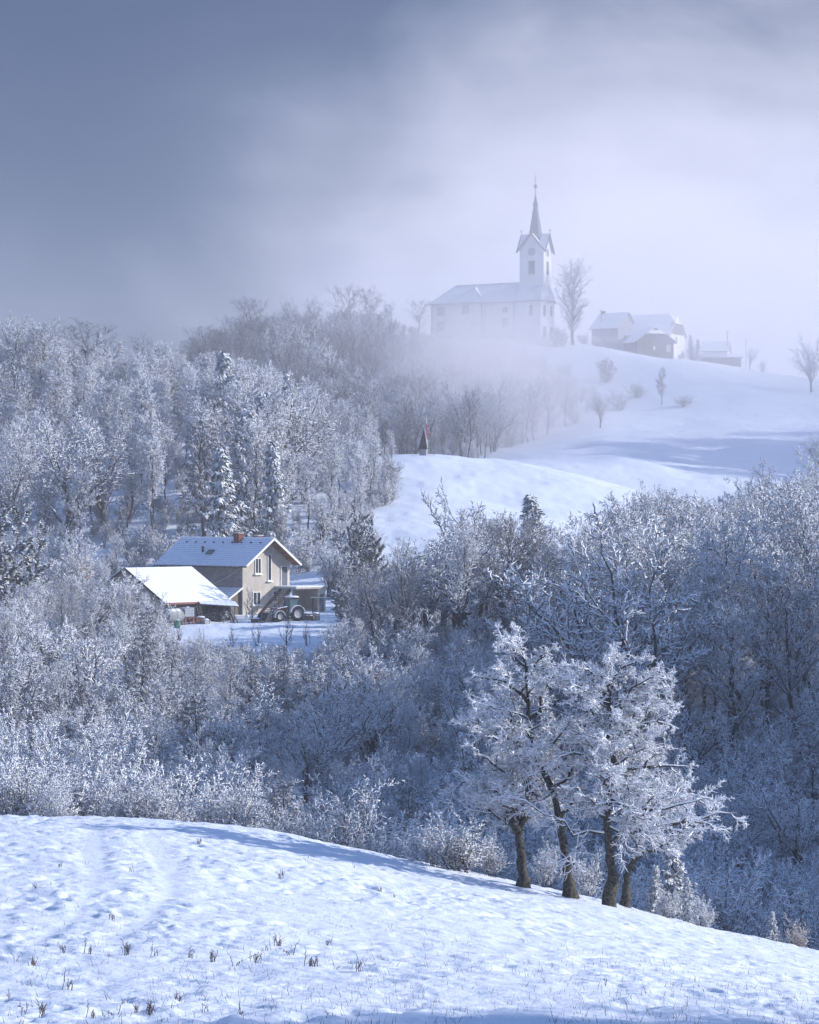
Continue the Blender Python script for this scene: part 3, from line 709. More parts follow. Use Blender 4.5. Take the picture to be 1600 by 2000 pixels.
SKY = sorted([165, 292, 495, 455, 563, 612, 672, 722, 758, 815, 395, 20, 75]); RED = sorted([1490, 1540, 1600, 1640, 1575, 1660, 1450, 1515, 1700, 1740, 1380])
# skyline trees standing clear on the ridges
for (px, d, top, kind, wd) in ((165, 470, 622, 'bare', 1.3), (292, 482, 648, 'bare', 1.0), (495, 575, 578, 'bare', 1.0), (455, 560, 612, 'bare', 1.1), (563, 585, 582, 'bare', .8), (612, 588, 578, 'bare', .8), (672, 590, 554, 'bare', .85),
                               (722, 590, 558, 'bare', .95), (758, 590, 588, 'bare', .8), (815, 600, 583, 'bare', 1.0), (395, 530, 632, 'bare', 1.2), (20, 430, 612, 'forest', .8), (75, 430, 620, 'forest', .8)):
    gy = ground_px(px, d); plant(kind, px, d, (gy - top) / sc_px(d), f'{ORD[SKY.index(px)]} dark bare tree from the left along the foggy wooded skyline', 'bare trees along the wooded skyline', wr, 'bare_tree', wide=wd * 1.45)
# trees at the right edge of the far field
for (px, d, top) in ((1490, 335, 900), (1540, 330, 893), (1600, 335, 850), (1640, 330, 830), (1575, 318, 930), (1660, 350, 840), (1450, 322, 935), (1515, 312, 940), (1700, 322, 800), (1740, 340, 790), (1380, 312, 960)):
    gy = ground_px(px, d); plant('forest' if px > 1580 else 'round', px, d, (gy - top) / sc_px(d), f'{ORD[RED.index(px)]} pale frosted tree from the left in the stand below the far snow field', 'pale frosted trees at the right edge of the fields', wr)

for nm, L_ in (('valley_wood', VB), ('hillside_wood', HB)):
    if L_: gn_scatter(nm, [tuple(at(px, d)) for px, d, h in L_], [h for _, _, h in L_], wh['forest'][:1] + wh['round'][:1] + wh['feather'])
# trees added on the unseen rises to dapple near field, valley and far field
er = np.random.default_rng(8); ep, es = [], []
for _ in range(210):
    x, y = er.uniform(112, 178), er.uniform(118, 272)
    ep.append((x, y, hz(x, y))); es.append(er.uniform(10, 16))
for _ in range(50):
    x, y = er.uniform(112, 175), er.uniform(112, 128)
    ep.append((x, y, hz(x, y))); es.append(er.uniform(11, 16))
for _ in range(110):
    x, y = er.uniform(42, 80), 14 + 36 * er.random() ** 1.2
    ep.append((x, y, hz(x, y))); es.append(er.uniform(9, 14))
for _ in range(60):
    x, y = er.uniform(118, 158), er.uniform(456, 508)
    ep.append((x, y, hz(x, y))); es.append(er.uniform(9, 15))
gn_scatter('added_shade_wood', ep, es, wh['forest'][:2] + wh['round'][:1])
# ------------------------------------------------------------------ materials for buildings
M['plaster'] = simple('beige_plaster', (.50, .46, .40), (.42, .38, .33), 1.2, .9, .2)
M['block'] = None
def block_mat():
    m, nt, b = new_mat('grey_blockwork'); tc = N(nt, 'ShaderNodeTexCoord'); br = N(nt, 'ShaderNodeTexBrick')
    sp = N(nt, 'ShaderNodeSeparateXYZ'); cb = N(nt, 'ShaderNodeCombineXYZ'); ad = N(nt, 'ShaderNodeMath', operation='ADD')
    nt.links.new(tc.outputs['Object'], sp.inputs[0]); nt.links.new(sp.outputs[0], ad.inputs[0]); nt.links.new(sp.outputs[1], ad.inputs[1])
    nt.links.new(ad.outputs[0], cb.inputs[0]); nt.links.new(sp.outputs[2], cb.inputs[1])
    nt.links.new(cb.outputs[0], br.inputs['Vector']); br.inputs['Scale'].default_value = 1; br.inputs['Brick Width'].default_value = .5; br.inputs['Row Height'].default_value = .25
    br.inputs['Mortar Size'].default_value = .014; br.inputs['Color1'].default_value = (.30, .29, .28, 1); br.inputs['Color2'].default_value = (.19, .185, .18, 1); br.inputs['Mortar'].default_value = (.38, .37, .35, 1)
    mx = N(nt, 'ShaderNodeMixRGB', blend_type='MULTIPLY'); mx.inputs[0].default_value = .6
    nt.links.new(br.outputs['Color'], mx.inputs[1]); nt.links.new(ramp(nt, noise_fac(nt, .8, 4), [(.3, (.6, .6, .6)), (.7, (1, 1, 1))]), mx.inputs[2])
    nt.links.new(mx.outputs[0], b.inputs['Base Color']); return m
M['block'] = block_mat()
def tiled_snow(name, row=.36, c1=(.74, .77, .84), c2=(.30, .31, .36), depth=.10):
    """thin snow on rows of roof tiles: the row edges (steps modelled in the mesh) show the tile"""
    return snow_topped(name, c2, (.22, .22, .25), .30, .48, 3, .15, snow=c1, uscale=2)
M['roof_snow'] = tiled_snow('snow_on_tiles', c2=(.5, .52, .58))
M['white_frame'] = simple('white_window_frame', (.78, .78, .76), (.7, .7, .68), 3, .5)
M['glass'] = simple('dark_window_pane', (.045, .05, .06), (.03, .035, .045), 1, .12); M['glass'].node_tree.nodes['Principled BSDF'].inputs['Specular IOR Level'].default_value = .6
M['door_grey'] = simple('grey_door', (.13, .14, .16), (.10, .11, .12), 2, .5)
M['brown_wood'] = simple('brown_soffit_wood', (.27, .13, .065), (.16, .075, .04), 2, .8, .3, stretch=(1, 8, 8))
M['old_wood'] = simple('weathered_boards', (.20, .16, .125), (.10, .08, .065), 2.5, .9, .4, stretch=(6, 6, .6))
M['dark_wood'] = simple('dark_wood', (.06, .045, .035), (.035, .028, .024), 3, .9)
M['brick'] = simple('red_brick', (.20, .075, .05), (.11, .045, .035), 6, .9, .4)
M['concrete'] = snow_topped('concrete', (.42, .40, .37), (.33, .31, .28), .5, .8, 3, .2)
M['step_wood'] = snow_topped('stair_tread', (.12, .10, .09), (.08, .07, .06), .5, .8, 3, .3)
M['redboard'] = simple('red_brown_fascia', (.36, .15, .12), (.24, .11, .09), 2, .8)
M['tank_metal'] = snow_topped('dull_tank_metal', (.36, .36, .36), (.25, .25, .26), .55, .85, 3, .3)
M['tank_white'] = snow_topped('milky_plastic', (.66, .68, .70), (.58, .60, .63), .6, .9, 2, .2)
M['green'] = simple('green_plastic', (.03, .20, .14), (.02, .15, .10), 2, .5)
M['logs'] = snow_topped('stacked_firewood', (.16, .12, .09), (.05, .04, .03), .45, .85, 5, .5)
M['tyre'] = simple('black_rubber', (.03, .03, .032), (.02, .02, .02), 4, .9)
M['rim'] = simple('pale_grey_rim', (.34, .35, .36), (.27, .28, .29), 4, .6)
M['tractor_red'] = snow_topped('dark_red_paint', (.13, .025, .022), (.09, .02, .018), .5, .75, 3, .4)
M['tractor_dark'] = snow_topped('dark_grey_paint', (.07, .07, .075), (.045, .045, .05), .45, .75, 3, .5)
M['cab_glass'] = simple('greenish_cab_glass', (.10, .17, .17), (.07, .12, .13), 2, .15)
M['bucket'] = snow_topped('dark_steel_bucket', (.055, .055, .06), (.04, .04, .045), .5, .8, 3, .4)
M['lime'] = simple('white_limewash', (.78, .78, .77), (.70, .70, .70), .4, .9, .1)
M['church_roof'] = snow_topped('thin_snow_on_slate', (.26, .27, .30), (.20, .21, .24), .0, .5, .35, .75, snow=(.72, .75, .80), uscale=.6)
M['spire'] = simple('grey_green_spire_metal', (.12, .14, .17), (.09, .11, .135), 1, .6)
M['shutter'] = simple('grey_louvre', (.13, .135, .16), (.10, .105, .13), 2, .8)
M['gold'] = simple('dull_gilt', (.20, .19, .17), (.15, .14, .13), 2, .5)
M['grey_line'] = simple('grey_stone_moulding', (.33, .33, .36), (.28, .28, .31), 1, .9)
M['village_snow'] = snow_topped('village_roof_snow', (.40, .38, .40), (.34, .32, .34), .1, .35, .6, .3)
M['red_paint'] = simple('red_paint', (.55, .03, .04), (.48, .03, .035), 2, .7)

def stepped_roof(mb, p0, u, v, nlen, wid, rows, t=.07, m=0):
    """roof slope: p0 ridge start, u unit along ridge, v unit down the slope; rows of tiles overlap in small steps"""
    u, v = Vector(u), Vector(v); n = u.cross(v)
    if n.z < 0: n = -n
    p0 = Vector(p0)
    for k in range(rows):
        a_, b_ = wid * k / rows, wid * (k + 1) / rows
        q = [p0 + v * a_, p0 + v * a_ + u * nlen, p0 + v * (b_ + .04) + u * nlen, p0 + v * (b_ + .04)]
        lo, hi = .0, .035
        top = [q[0] + n * (t + lo), q[1] + n * (t + lo), q[2] + n * (t + hi), q[3] + n * (t + hi)]
        bot = [x for x in (q[0], q[1], q[2], q[3])]
        mb.add(bot + top, [(0, 1, 2, 3), (7, 6, 5, 4), (0, 4, 5, 1), (1, 5, 6, 2), (2, 6, 7, 3), (3, 7, 4, 0)], m)

def window(parent, c, w, h, ax, nrm_, panes=2, arch=False, frame=.09, mf='white_frame', mg='glass', name='window', sill=True, depth=.05):
    """c centre on the wall, ax unit along the wall, nrm_ outward unit"""
    c, ax, nn = Vector(c), Vector(ax), Vector(nrm_); up = Vector((0, 0, 1))
    f = MB()
    for s in (-1, 1):
        f.obox(c + ax * s * (w / 2 - frame / 2) + nn * depth, ax * frame / 2, up * h / 2, nn * .04)
    for s in (-1, 1): f.obox(c + up * s * (h / 2 - frame / 2) + nn * (depth + .003), ax * (w / 2 - frame), up * frame / 2, nn * .04)
    for i in range(1, panes): f.obox(c + ax * (i / panes - .5) * w + nn * (depth + .006), ax * frame / 2.4, up * (h / 2 - frame), nn * .035)
    fo = f.build(name, M[mf], parent)
    g = MB()
    if arch:
        pts = [c + ax * (math.cos(t) * w / 2) + up * (h / 2 - w / 2 * .5 + math.sin(t) * w * .25) for t in np.linspace(0, math.pi, 9)]
        pts += [c - ax * w / 2 - up * h / 2, c + ax * w / 2 - up * h / 2]
        g.slab([p + nn * .02 for p in pts], .03)
    else: g.obox(c + nn * .025, ax * (w / 2 - frame * .4), up * (h / 2 - frame * .4), nn * .02)
    g.build('pane', M[mg], fo)
    if sill:
        s = MB().obox(c - up * (h / 2 + .07) + nn * .1, ax * (w / 2 + .12), up * .07, nn * .14); s.build('sill', M['snow'], fo)
    return fo

def farmhouse():
    rz = math.atan2(-.67, .74); c_, s_ = math.cos(rz), math.sin(rz)
    # the near corner (gable wall meets long wall)
    d = 283.5; p = at(474, d); base = hz(p.x, p.y) + .15
    h = empty('farmhouse', (p.x, p.y, base), rz, 'two storey farmhouse with bluish snowy tiled roof and bare block side wall', 'house')
    L, Wd, E, rise = 13.2, 7.4, 5.45, 2.55
    sl = rise / (Wd / 2)
    w = MB()
    # long near wall (y=0) and far wall: bare blocks; gables plastered
    w.add([(-L, 0, -1.6), (0, 0, -1.6), (0, 0, E), (-L, 0, E)], [(0, 1, 2, 3)], 1)
    w.add([(-L, Wd, -1), (0, Wd, -1), (0, Wd, E), (-L, Wd, E)], [(3, 2, 1, 0)], 1)
    w.add([(0, 0, -1.6), (0, Wd, -1.6), (0, Wd, E), (0, Wd / 2, E + rise), (0, 0, E)], [(0, 1, 2, 3, 4)], 0)
    w.add([(-L, 0, -1.6), (-L, Wd, -1.6), (-L, Wd, E), (-L, Wd / 2, E + rise), (-L, 0, E)], [(4, 3, 2, 1, 0)], 1)
    w.build('wall', [M['plaster'], M['block']], h)
    # roof
    oh, og = .62, 1.25; r = MB(); ry, rzt = Wd / 2, E + rise + .12
    v1 = Vector((0, -1, -sl)).normalized(); v2 = Vector((0, 1, -sl)).normalized()
    wid = (Wd / 2 + oh) / v1.y * -1
    stepped_roof(r, (-L - .7, ry, rzt), (1, 0, 0), v1, L + .7 + og, wid, 14)
    stepped_roof(r, (-L - .7, ry, rzt), (1, 0, 0), v2, L + .7 + og, wid, 14)
    ro = r.build('roof', M['roof_snow'], h)
    rd = MB().tube([(-L - .72, ry, rzt + .10), (og + .02, ry, rzt + .10)], .11, 8); rd.build('ridge', M['snow'], ro)
    so = MB()   # brown boarded soffit and rafters under the gable overhang
    for vv in (v1, v2):
        a_ = Vector((0, ry, rzt - .03)); so.slab([a_ + Vector((.01, 0, 0)), a_ + Vector((og - .02, 0, 0)), a_ + vv * (wid - .03) + Vector((og - .02, 0, 0)), a_ + vv * (wid - .03) + Vector((.01, 0, 0))], -.05 if vv is v1 else .05)
    so.build('soffit', M['brown_wood'], ro)
    vb = MB()
    for vv in (v1, v2):
        a_ = Vector((og + .03, ry, rzt + .03)); vb.bar(a_, a_ + vv * wid, .06, .24)
    vb.build('verge_board', M['white_frame'], ro)
    rf = MB()
    for k in range(5):
        for vv in (v1, v2):
            a_ = Vector((.15, ry, rzt - .14)) + vv * (wid * (k + .5) / 5); rf.bar(a_, a_ + Vector((og - .25, 0, 0)), .12, .14)
    rf.build('rafters', M['brown_wood'], ro)
    gu = MB().tube([(-L - .7, ry - (Wd / 2 + oh) - .05, E - oh * sl + .05), (og, ry - (Wd / 2 + oh) - .05, E - oh * sl + .05)], .075, 6); gu.build('gutter', M['tractor_dark'], ro)
    for (x, y, wx, wy, zt) in ((-4.0, ry - .5, .42, .34, .95), (-2.3, ry + .9, .42, .34, .5)):
        z0 = rzt - abs(y - ry) * sl
        ch = MB().box(x - wx, x + wx, y - wy, y + wy, z0 - .5, rzt + zt * .62); co = ch.build('chimney', M['brick'], ro)
        MB().box(x - wx - .08, x + wx + .08, y - wy - .08, y + wy + .08, rzt + zt * .62 + .01, rzt + zt * .62 + .13).build('cap', M['concrete'], co)
    y = ry - 2.3; z = rzt - 2.3 * sl; hp = MB().tube([(-7.9, y, z), (-7.9, y, z + .62)], .13, 8); hp.tube([(-7.9, y, z + .62), (-7.9, y, z + .72)], .19, 8); hp.build('vent_pipe', M['dark_wood'], ro)
    sk = MB(); sk.slab([Vector((-7.0, y + .2, z + .2 + .2 * sl)), Vector((-6.1, y + .2, z + .2 + .2 * sl)), Vector((-6.1, y - .5, z + .23 - .5 * sl)), Vector((-7.0, y - .5, z + .23 - .5 * sl))], -.08); sk.build('roof_window', M['glass'], ro)
    sg = MB()
    for k in range(9):
        sg.box(-L + 1 + k * 1.5, -L + 1.16 + k * 1.5, ry - .9, ry - .78, rzt - .8 * sl + .08, rzt - .8 * sl + .26)
    sg.build('snow_guard', M['dark_wood'], ro)
    ax, nn = (0, 1, 0), (1, 0, 0)
    window(h, (0, 2.35, 5.15), .95, 1.75, ax, nn, 2)
    window(h, (0, 4.15, 4.95), .62, 3.0, ax, nn, 1)
    window(h, (0, 2.15, 1.55), 1.25, 1.45, ax, nn, 2)
    window(h, (0, 5.0, 1.75), .7, 1.2, ax, nn, 1)
    window(h, (0, 2.2, -.55), .9, .5, ax, nn, 1, sill=False)
    dr = MB().box(.0, .05, 6.0, 6.95, 2.75, 5.0); do = dr.build('door', M['door_grey'], h)
    fr = MB(); fr.box(.0, .1, 5.9, 5.995, 2.75, 5.1); fr.box(.0, .1, 6.955, 7.05, 2.75, 5.1); fr.box(.0, .098, 5.995, 6.955, 5.005, 5.1); fr.build('door_frame', M['white_frame'], do)
    MB().box(.051, .12, 6.08, 6.14, 3.75, 3.9).build('handle', M['rim'], do)
    # stair up to the terrace, running along the gable wall
    st = MB(); n = 15
    y0, y1, z0, z1 = .9, 5.0, -.75, 2.6
    for k in range(n):
        yy = y0 + (y1 - y0) * k / n; zz = z0 + (z1 - z0) * (k + 1) / n
        st.box(1.0, 2.5, yy, yy + .34, zz - .07, zz)
    so_ = st.build('stair', M['step_wood'], h)
    sb = MB(); sb.bar((1.0, y0, z0 - .1), (1.0, y1, z1 - .1), .1, .34); sb.bar((2.5, y0, z0 - .1), (2.5, y1, z1 - .1), .1, .34); sb.build('stringer', M['dark_wood'], so_)
    # terrace slab with the store below it
    tr = MB().box(.02, 3.4, 5.0, 10.0, 2.55, 2.74); to = tr.build('terrace', M['concrete'], h)
    MB().box(.05, 3.42, 5.02, 10.02, 2.745, 2.86).build('snow_layer', M['snow'], to)
    pw = MB(); pw.box(.2, .42, 7.6, 9.8, -1, 2.54); pw.box(.43, 3.3, 9.58, 9.8, -1, 2.54); pw.box(3.08, 3.3, 8.7, 9.57, -1, 2.54); pw.build('store_wall', M['plaster'], to)
    MB().box(3.31, 3.36, 8.8, 9.45, -.6, 1.9).build('store_door', M['door_grey'], to)
    # loose cable down the side wall
    MB().tube([(-.2, -.05, 5.0), (-2.2, -.22, 3.9), (-4.6, -.3, 3.0)], .02, 4).build('cable', M['white_frame'], h)
    # low annex with its own roof against the long wall
    an = empty('lean_to', (p.x, p.y, base), rz, 'small tiled roof annex between barn and farmhouse with grey board side', 'shed')
    LW, DP = 4.6, 3.1
    MB().slab([(-.35, -.02, -1.2), (-.35, -DP, -1.2), (-.35, -DP, .95), (-.35, -.02, 2.62)], .1).build('board_wall', M['old_wood'], an)
    MB().box(-LW, -.47, -DP, -DP + .1, -1.2, .95).build('front_wall', M['old_wood'], an)
    lr = MB(); vv = Vector((0, -1, -.56)).normalized(); stepped_roof(lr, (-LW - .3, -.02, 2.72), (1, 0, 0), vv, LW + .35, 3.95, 9); lo = lr.build('roof', M['roof_snow'], an)
    MB().bar(Vector((.08, -.02, 2.76)), Vector((.08, -.02, 2.76)) + vv * 3.95, .07, .2).build('verge_board', M['white_frame'], lo)
    MB().bar(Vector((-2.6, -1.2, 2.2)), Vector((-2.6, -2.4, 1.55)), .16, .16).build('snow_strip', M['snow'], lo)
    return h
farmhouse()

def barn():
    rz = math.radians(45); d = 272.5; p = at(322, d); base = hz(p.x, p.y) + .1
    b = empty('barn', (p.x, p.y, base), rz, 'low barn with bright white snow on its broad roof and red brown fascia', 'barn')
    L, Wd, E, rise = 8.6, 12.6, 2.35, 3.35      # x along ridge, y away from us
    w = MB()
    w.add([(0, 0, -2), (0, Wd, -2), (0, Wd, E), (0, Wd / 2, E + rise), (0, 0, E)], [(4, 3, 2, 1, 0)], 0)
    w.add([(L, 0, -2), (L, Wd, -2), (L, Wd, E), (L, Wd / 2, E + rise), (L, 0, E)], [(0, 1, 2, 3, 4)], 0)
    w.add([(0, 0, -2), (L, 0, -2), (L, 0, E), (0, 0, E)], [(0, 1, 2, 3)], 1)
    w.add([(0, Wd, -2), (L, Wd, -2), (L, Wd, E), (0, Wd, E)], [(3, 2, 1, 0)], 1)
    w.build('wall', [M['plaster'], M['block']], b)
    r = MB(); sl = rise / (Wd / 2); v1 = Vector((0, -1, -sl)).normalized(); v2 = Vector((0, 1, -sl)).normalized(); wid = (Wd / 2 + .55) / -v1.y
    stepped_roof(r, (-.4, Wd / 2, E + rise + .1), (1, 0, 0), v1, L + .8, wid, 18); stepped_roof(r, (-.4, Wd / 2, E + rise + .1), (1, 0, 0), v2, L + .8, wid, 18)
    ro = r.build('roof', [M['barn_snow']], b)
    y = -.6; z = E + .1 - .55 * sl
    MB().bar((-.4, y, z - .02), (L + .4, y, z - .02), .08, .2).build('fascia', M['redboard'], ro)
    MB().bar((-.2, -.06, E - .3), (L - .1, -.06, E - .3), .06, .26).build('wall_board', M['redboard'], b)
    vb = MB()
    for vv in (v1, v2): vb.bar(Vector((-.43, Wd / 2, E + rise + .08)), Vector((-.43, Wd / 2, E + rise + .08)) + vv * wid, .05, .22)
    vb.build('verge_board', M['dark_wood'], ro)
    MB().box(-.04, .02, 4.6, 5.6, 1.9, 2.7).build('opening', M['dark_wood'], b)
    lo = MB(); lo.box(.5, 3.4, -.07, .0, .3, 1.7); lo.build('gate', M['old_wood'], b)
M['barn_snow'] = snow_topped('thick_roof_snow', (.6, .6, .62), (.5, .5, .52), -.1, .15, 3, .2, snow=(.82, .84, .88))
barn()

def local_root(name, px, d, rz, label, cat, dz=0.0, group=None):
    p = at(px, d, dz); return empty(name, p, math.radians(rz), label, cat, group)
# water tank lying on a stand, at the barn wall
t = local_root('storage_tank', 337, 270.5, 45, 'round dull metal tank lying on a stand beside the barn', 'tank')
tk = MB().lathe((-1.0, 0, 1.1), [(.0, -.0), (.5, -.02), (.72, .06), (.76, .2), (.76, 2.0), (.72, 2.14), (.5, 2.22), (0, 2.24)], 20, 0, 'x'); tk.build('barrel', M['tank_metal'], t, True)
hp = MB()
for x in (-.5, .2, .85): hp.lathe((x, 0, 1.1), [(.775, -.04), (.79, -.03), (.79, .03), (.775, .04)], 20, 0, 'x')
hp.build('hoops', M['rim'], t)
st = MB()
for x in (-.7, .9):
    for y in (-.5, .5): st.box(x - .06, x + .06, y - .06, y + .06, -.5, .6)
    st.box(x - .07, x + .07, -.6, .6, .42, .5)
st.build('stand', M['dark_wood'], t)
# caged white container on a pallet
t = local_root('plastic_container', 366, 271.5, 38, 'white ribbed liquid container in a wire cage in front of the barn', 'tank', .1)
bx = MB()
for k in range(6): bx.box(-.56 + k * .19, -.56 + k * .19 + .15, -.5, .5, .78, 1.72)
bx.box(-.55, .54, -.47, .47, .74, 1.68); bx.tube([(0, 0, 1.68), (0, 0, 1.84)], .14, 10); bx.build('bottle', M['tank_white'], t)
cg = MB()
for z in (.8, 1.1, 1.4, 1.7):
    for s in (-1, 1): cg.bar((-.6, s * .54, z), (.6, s * .54, z), .025); cg.bar((s * .6, -.54, z), (s * .6, .54, z), .025)
for k in range(7):
    for s in (-1, 1): cg.bar((-.6 + k * .2, s * .55, .72), (-.6 + k * .2, s * .55, 1.74), .02)
cg.build('cage', M['rim'], t)
pl = MB()
for k in range(5): pl.box(-.6, .6, -.54 + k * .24, -.42 + k * .24, .62, .66)
for x in (-.5, 0, .5): pl.box(x - .06, x + .06, -.54, .54, .48, .615)
for x in (-.5, .5):
    for y in (-.4, .4): pl.box(x - .07, x + .07, y - .07, y + .07, -.5, .475)
pl.build('pallet', M['redboard'], t)
t = local_root('rain_barrel', 346, 268.6, 0, 'green plastic barrel standing in snow under the metal tank', 'barrel', 0)
MB().lathe((0, 0, -.1), [(.24, 0), (.29, .1), (.31, .5), (.29, .9), (.25, .95)], 14).build('drum', M['green'], t, True)
MB().lathe((0, 0, .85), [(.27, 0), (.28, .04), (.2, .09), (0, .1)], 14).build('snow_cap', M['snow'], t, True)
# open wood shed: low roof on posts over firewood
t = local_root('wood_shed', 430, 275.5, 12, 'open firewood shelter with a thin snowy board roof and pale front post', 'shed', .05)
rf = MB(); rf.slab([(-2.3, -1.3, 1.75), (1.9, -1.3, 1.45), (1.9, 1.6, 1.85), (-2.3, 1.6, 2.1)], .07); ro = rf.build('roof', M['old_wood'], t)
sn = MB()
for k in range(7): sn.slab([(-2.3 + k * .6, -1.32, 1.83 - k * .043), (-1.74 + k * .6, -1.32, 1.79 - k * .043), (-1.74 + k * .6, 1.6, 2.15 - k * .036), (-2.3 + k * .6, 1.6, 2.19 - k * .036)], .06)
sn.build('roof_snow', M['snow'], ro)
for (x, y, w_) in ((1.15, -1.2, .17), (-2.1, -1.2, .07), (-2.1, 1.4, .07), (1.7, 1.4, .07)): MB().box(x - w_, x + w_, y - w_, y + w_, -.6, 1.5).build('post', M['plaster'] if w_ > .1 else M['dark_wood'], t)
MB().slab([(-2.1, 1.5, -.5), (1.8, 1.5, -.5), (1.8, 1.5, 1.75), (-2.1, 1.5, 1.95)], .08).build('back_wall', M['dark_wood'], t)
lg = TM(); r_ = np.random.default_rng(5); n = 150
P0 = np.stack([r_.uniform(-1.9, .8, n), r_.uniform(-.7, 1.0, n), r_.uniform(-.1, 1.15, n)], 1); P0[:, 2] *= 1 - .25 * (P0[:, 1] < 0)
dv = nrm(r_.normal(0, 1, (n, 3)) * [1, .8, .35]) * r_.uniform(.3, .6, n)[:, None]; lg.tubes(np.stack([P0 - dv, P0 + dv], 1), np.repeat(r_.uniform(.04, .09, n)[:, None], 2, 1), 6)
fw = link(bpy.data.objects.new('firewood_pile', lg.mesh('firewood_pile', [M['logs']]))); fw.location = t.location; fw.rotation_euler = t.rotation_euler
tag(fw, 'heap of dark split firewood under the open shelter', 'firewood')
for i, (px, tilt, ln, lab) in enumerate(((466, .42, 2.2, 'long snowy board leaning on the shelter beside the farmhouse wall'), (459, .36, 1.8, 'shorter board leaning left of the long one by the shelter'), (435, -.25, 1.5, 'thin pale pole leaning against the shelter front post'))):
    t = at(px, 272.5, 0); b_ = MB().bar((0, 0, -.1), (-tilt * ln, .5, ln * .85), .2 if i < 2 else .07, .05)
    o = b_.build('leaning_board', M['step_wood'] if i < 2 else M['plaster'], None, loc=t); tag(o, lab, 'board')

def tractor():
    t = local_root('tractor', 560, 274.5, 180 + 32, 'dark red tractor with snowy cab and front loader parked by the stair', 'tractor', .02)
    # +x forward (towards picture left, nearer), y to its left
    bd = MB(); bd.box(-.1, 1.75, -.33, .33, .85, 1.45); bd.box(1.75, 1.85, -.28, .28, .8, 1.35); bd.box(-1.3, 1.6, -.28, .28, .55, .86); bd.box(-1.4, -.1, -.5, .5, .8, 1.15)
    bd.build('body', M['tractor_red'], t)
    cb = MB()
    for x, y, x2 in ((-1.25, -.62, -1.15), (-1.25, .62, -1.15), (.02, -.6, -.12), (.02, .6, -.12)): cb.bar((x, y, 1.15), (x2, y * .92, 2.42), .08)
    cb.box(-1.3, .1, -.68, .68, 1.08, 1.16); co = cb.build('cab', M['tractor_dark'], t)
    MB().box(-1.18, -.08, -.56, .56, 1.17, 2.4).build('cab_glass', M['cab_glass'], co)
    MB().box(-1.35, .05, -.68, .68, 2.42, 2.52).build('cab_roof', M['tractor_dark'], co)
    s_ = MB().lathe((-.65, 0, 2.525), [(.82, 0), (.80, .07), (.62, .14), (0, .17)], 16); so = s_.build('roof_snow', M['snow'], co, True); so.scale = (.95, .9, 1)
    for (x, y, r, w, nm) in ((-.85, .78, .80, .22, 'rear_wheel'), (-.85, -.78, .80, .22, 'rear_wheel'), (1.25, .72, .55, .17, 'front_wheel'), (1.25, -.72, .55, .17, 'front_wheel')):
        tyre = MB().lathe((x, y, r - .03), [(r * .58, -w), (r * .93, -w), (r, -w * .7), (r, w * .7), (r * .93, w), (r * .58, w), (r * .58, -w)], 22, 0, 'y')
        for k in range(18):
            a_ = 2 * math.pi * k / 18; tyre.obox((x + math.cos(a_) * r * 1.01, y + (w * .4 if k % 2 else -w * .4), r - .03 + math.sin(a_) * r * 1.01), (-math.sin(a_) * .05, 0, math.cos(a_) * .05), (0, w * .5, 0), (math.cos(a_) * .03, 0, math.sin(a_) * .03))
        ty = tyre.build(nm, M['tyre'], t)
        MB().lathe((x, y, r - .03), [(.0, -w * .5), (r * .3, -w * .45), (r * .57, -w * .95), (r * .57, w * .95), (r * .3, w * .45), (0, w * .5)], 18, 0, 'y').build('rim', M['rim'], ty)
        fd = MB().lathe((x, y, r - .03), [(r * 1.08, -w * 1.1), (r * 1.14, -w * 1.1), (r * 1.14, w * 1.1), (r * 1.08, w * 1.1), (r * 1.08, -w * 1.1)], 12, 0, 'y', -.2 if 'front' in nm else .2, math.pi * (.9 if 'rear' in nm else .95))
        # lathe about y: angle measured from +x towards +z
        fd.build('mudguard', M['snow'] if y > 0 or 'rear' in nm else M['tractor_dark'], t)
    ld = MB()
    for y in (-.48, .48):
        ld.tube([(.1, y, 1.55), (1.3, y, 1.35), (2.1, y, .75), (2.55, y, .4)], .075, 4); ld.bar((.1, y, .8), (.1, y, 1.65), .14)
        ld.bar((.4, y, .95), (1.25, y, 1.25), .09); ld.bar((1.2, y, 1.75), (2.45, y, .75), .07); ld.bar((1.2, y, 1.75), (1.15, y, 1.3), .07)
    ld.bar((1.75, -.48, 1.05), (1.75, .48, 1.05), .1); ld.build('loader_arm', M['tractor_dark'], t)
    bk = MB(); prof = [(2.5, .95), (2.45, .35), (2.62, .02), (3.3, 0.0)]
    for i in range(3): bk.slab([(prof[i][0], -1.05, prof[i][1]), (prof[i][0], 1.05, prof[i][1]), (prof[i + 1][0], 1.05, prof[i + 1][1]), (prof[i + 1][0], -1.05, prof[i + 1][1])], .05)
    for y in (-1.08, 1.05): bk.slab([(2.5, y, .95), (2.45, y, .35), (2.62, y, .02), (3.3, y, 0), (2.75, y, .85)], .04)
    bk.build('bucket', M['bucket'], t)
    MB().tube([(.9, -.2, 1.45), (.9, -.2, 2.15)], .05, 8).build('exhaust', M['dark_wood'], t)
    hl = MB()
    for y in (-.2, .2): MB().lathe((1.86, y, 1.2), [(0, -.0), (.08, 0), (.08, .04), (0, .06)], 10, 0, 'x').build('headlight', M['white_frame'], t)
    hi = MB(); hi.bar((-1.4, -.4, .6), (-2.5, -.4, .55), .1); hi.bar((-1.4, .4, .6), (-2.5, .4, .55), .1); hi.box(-2.9, -2.3, -.9, .9, .45, .75); hi.build('rear_implement', M['step_wood'], t)
tractor()
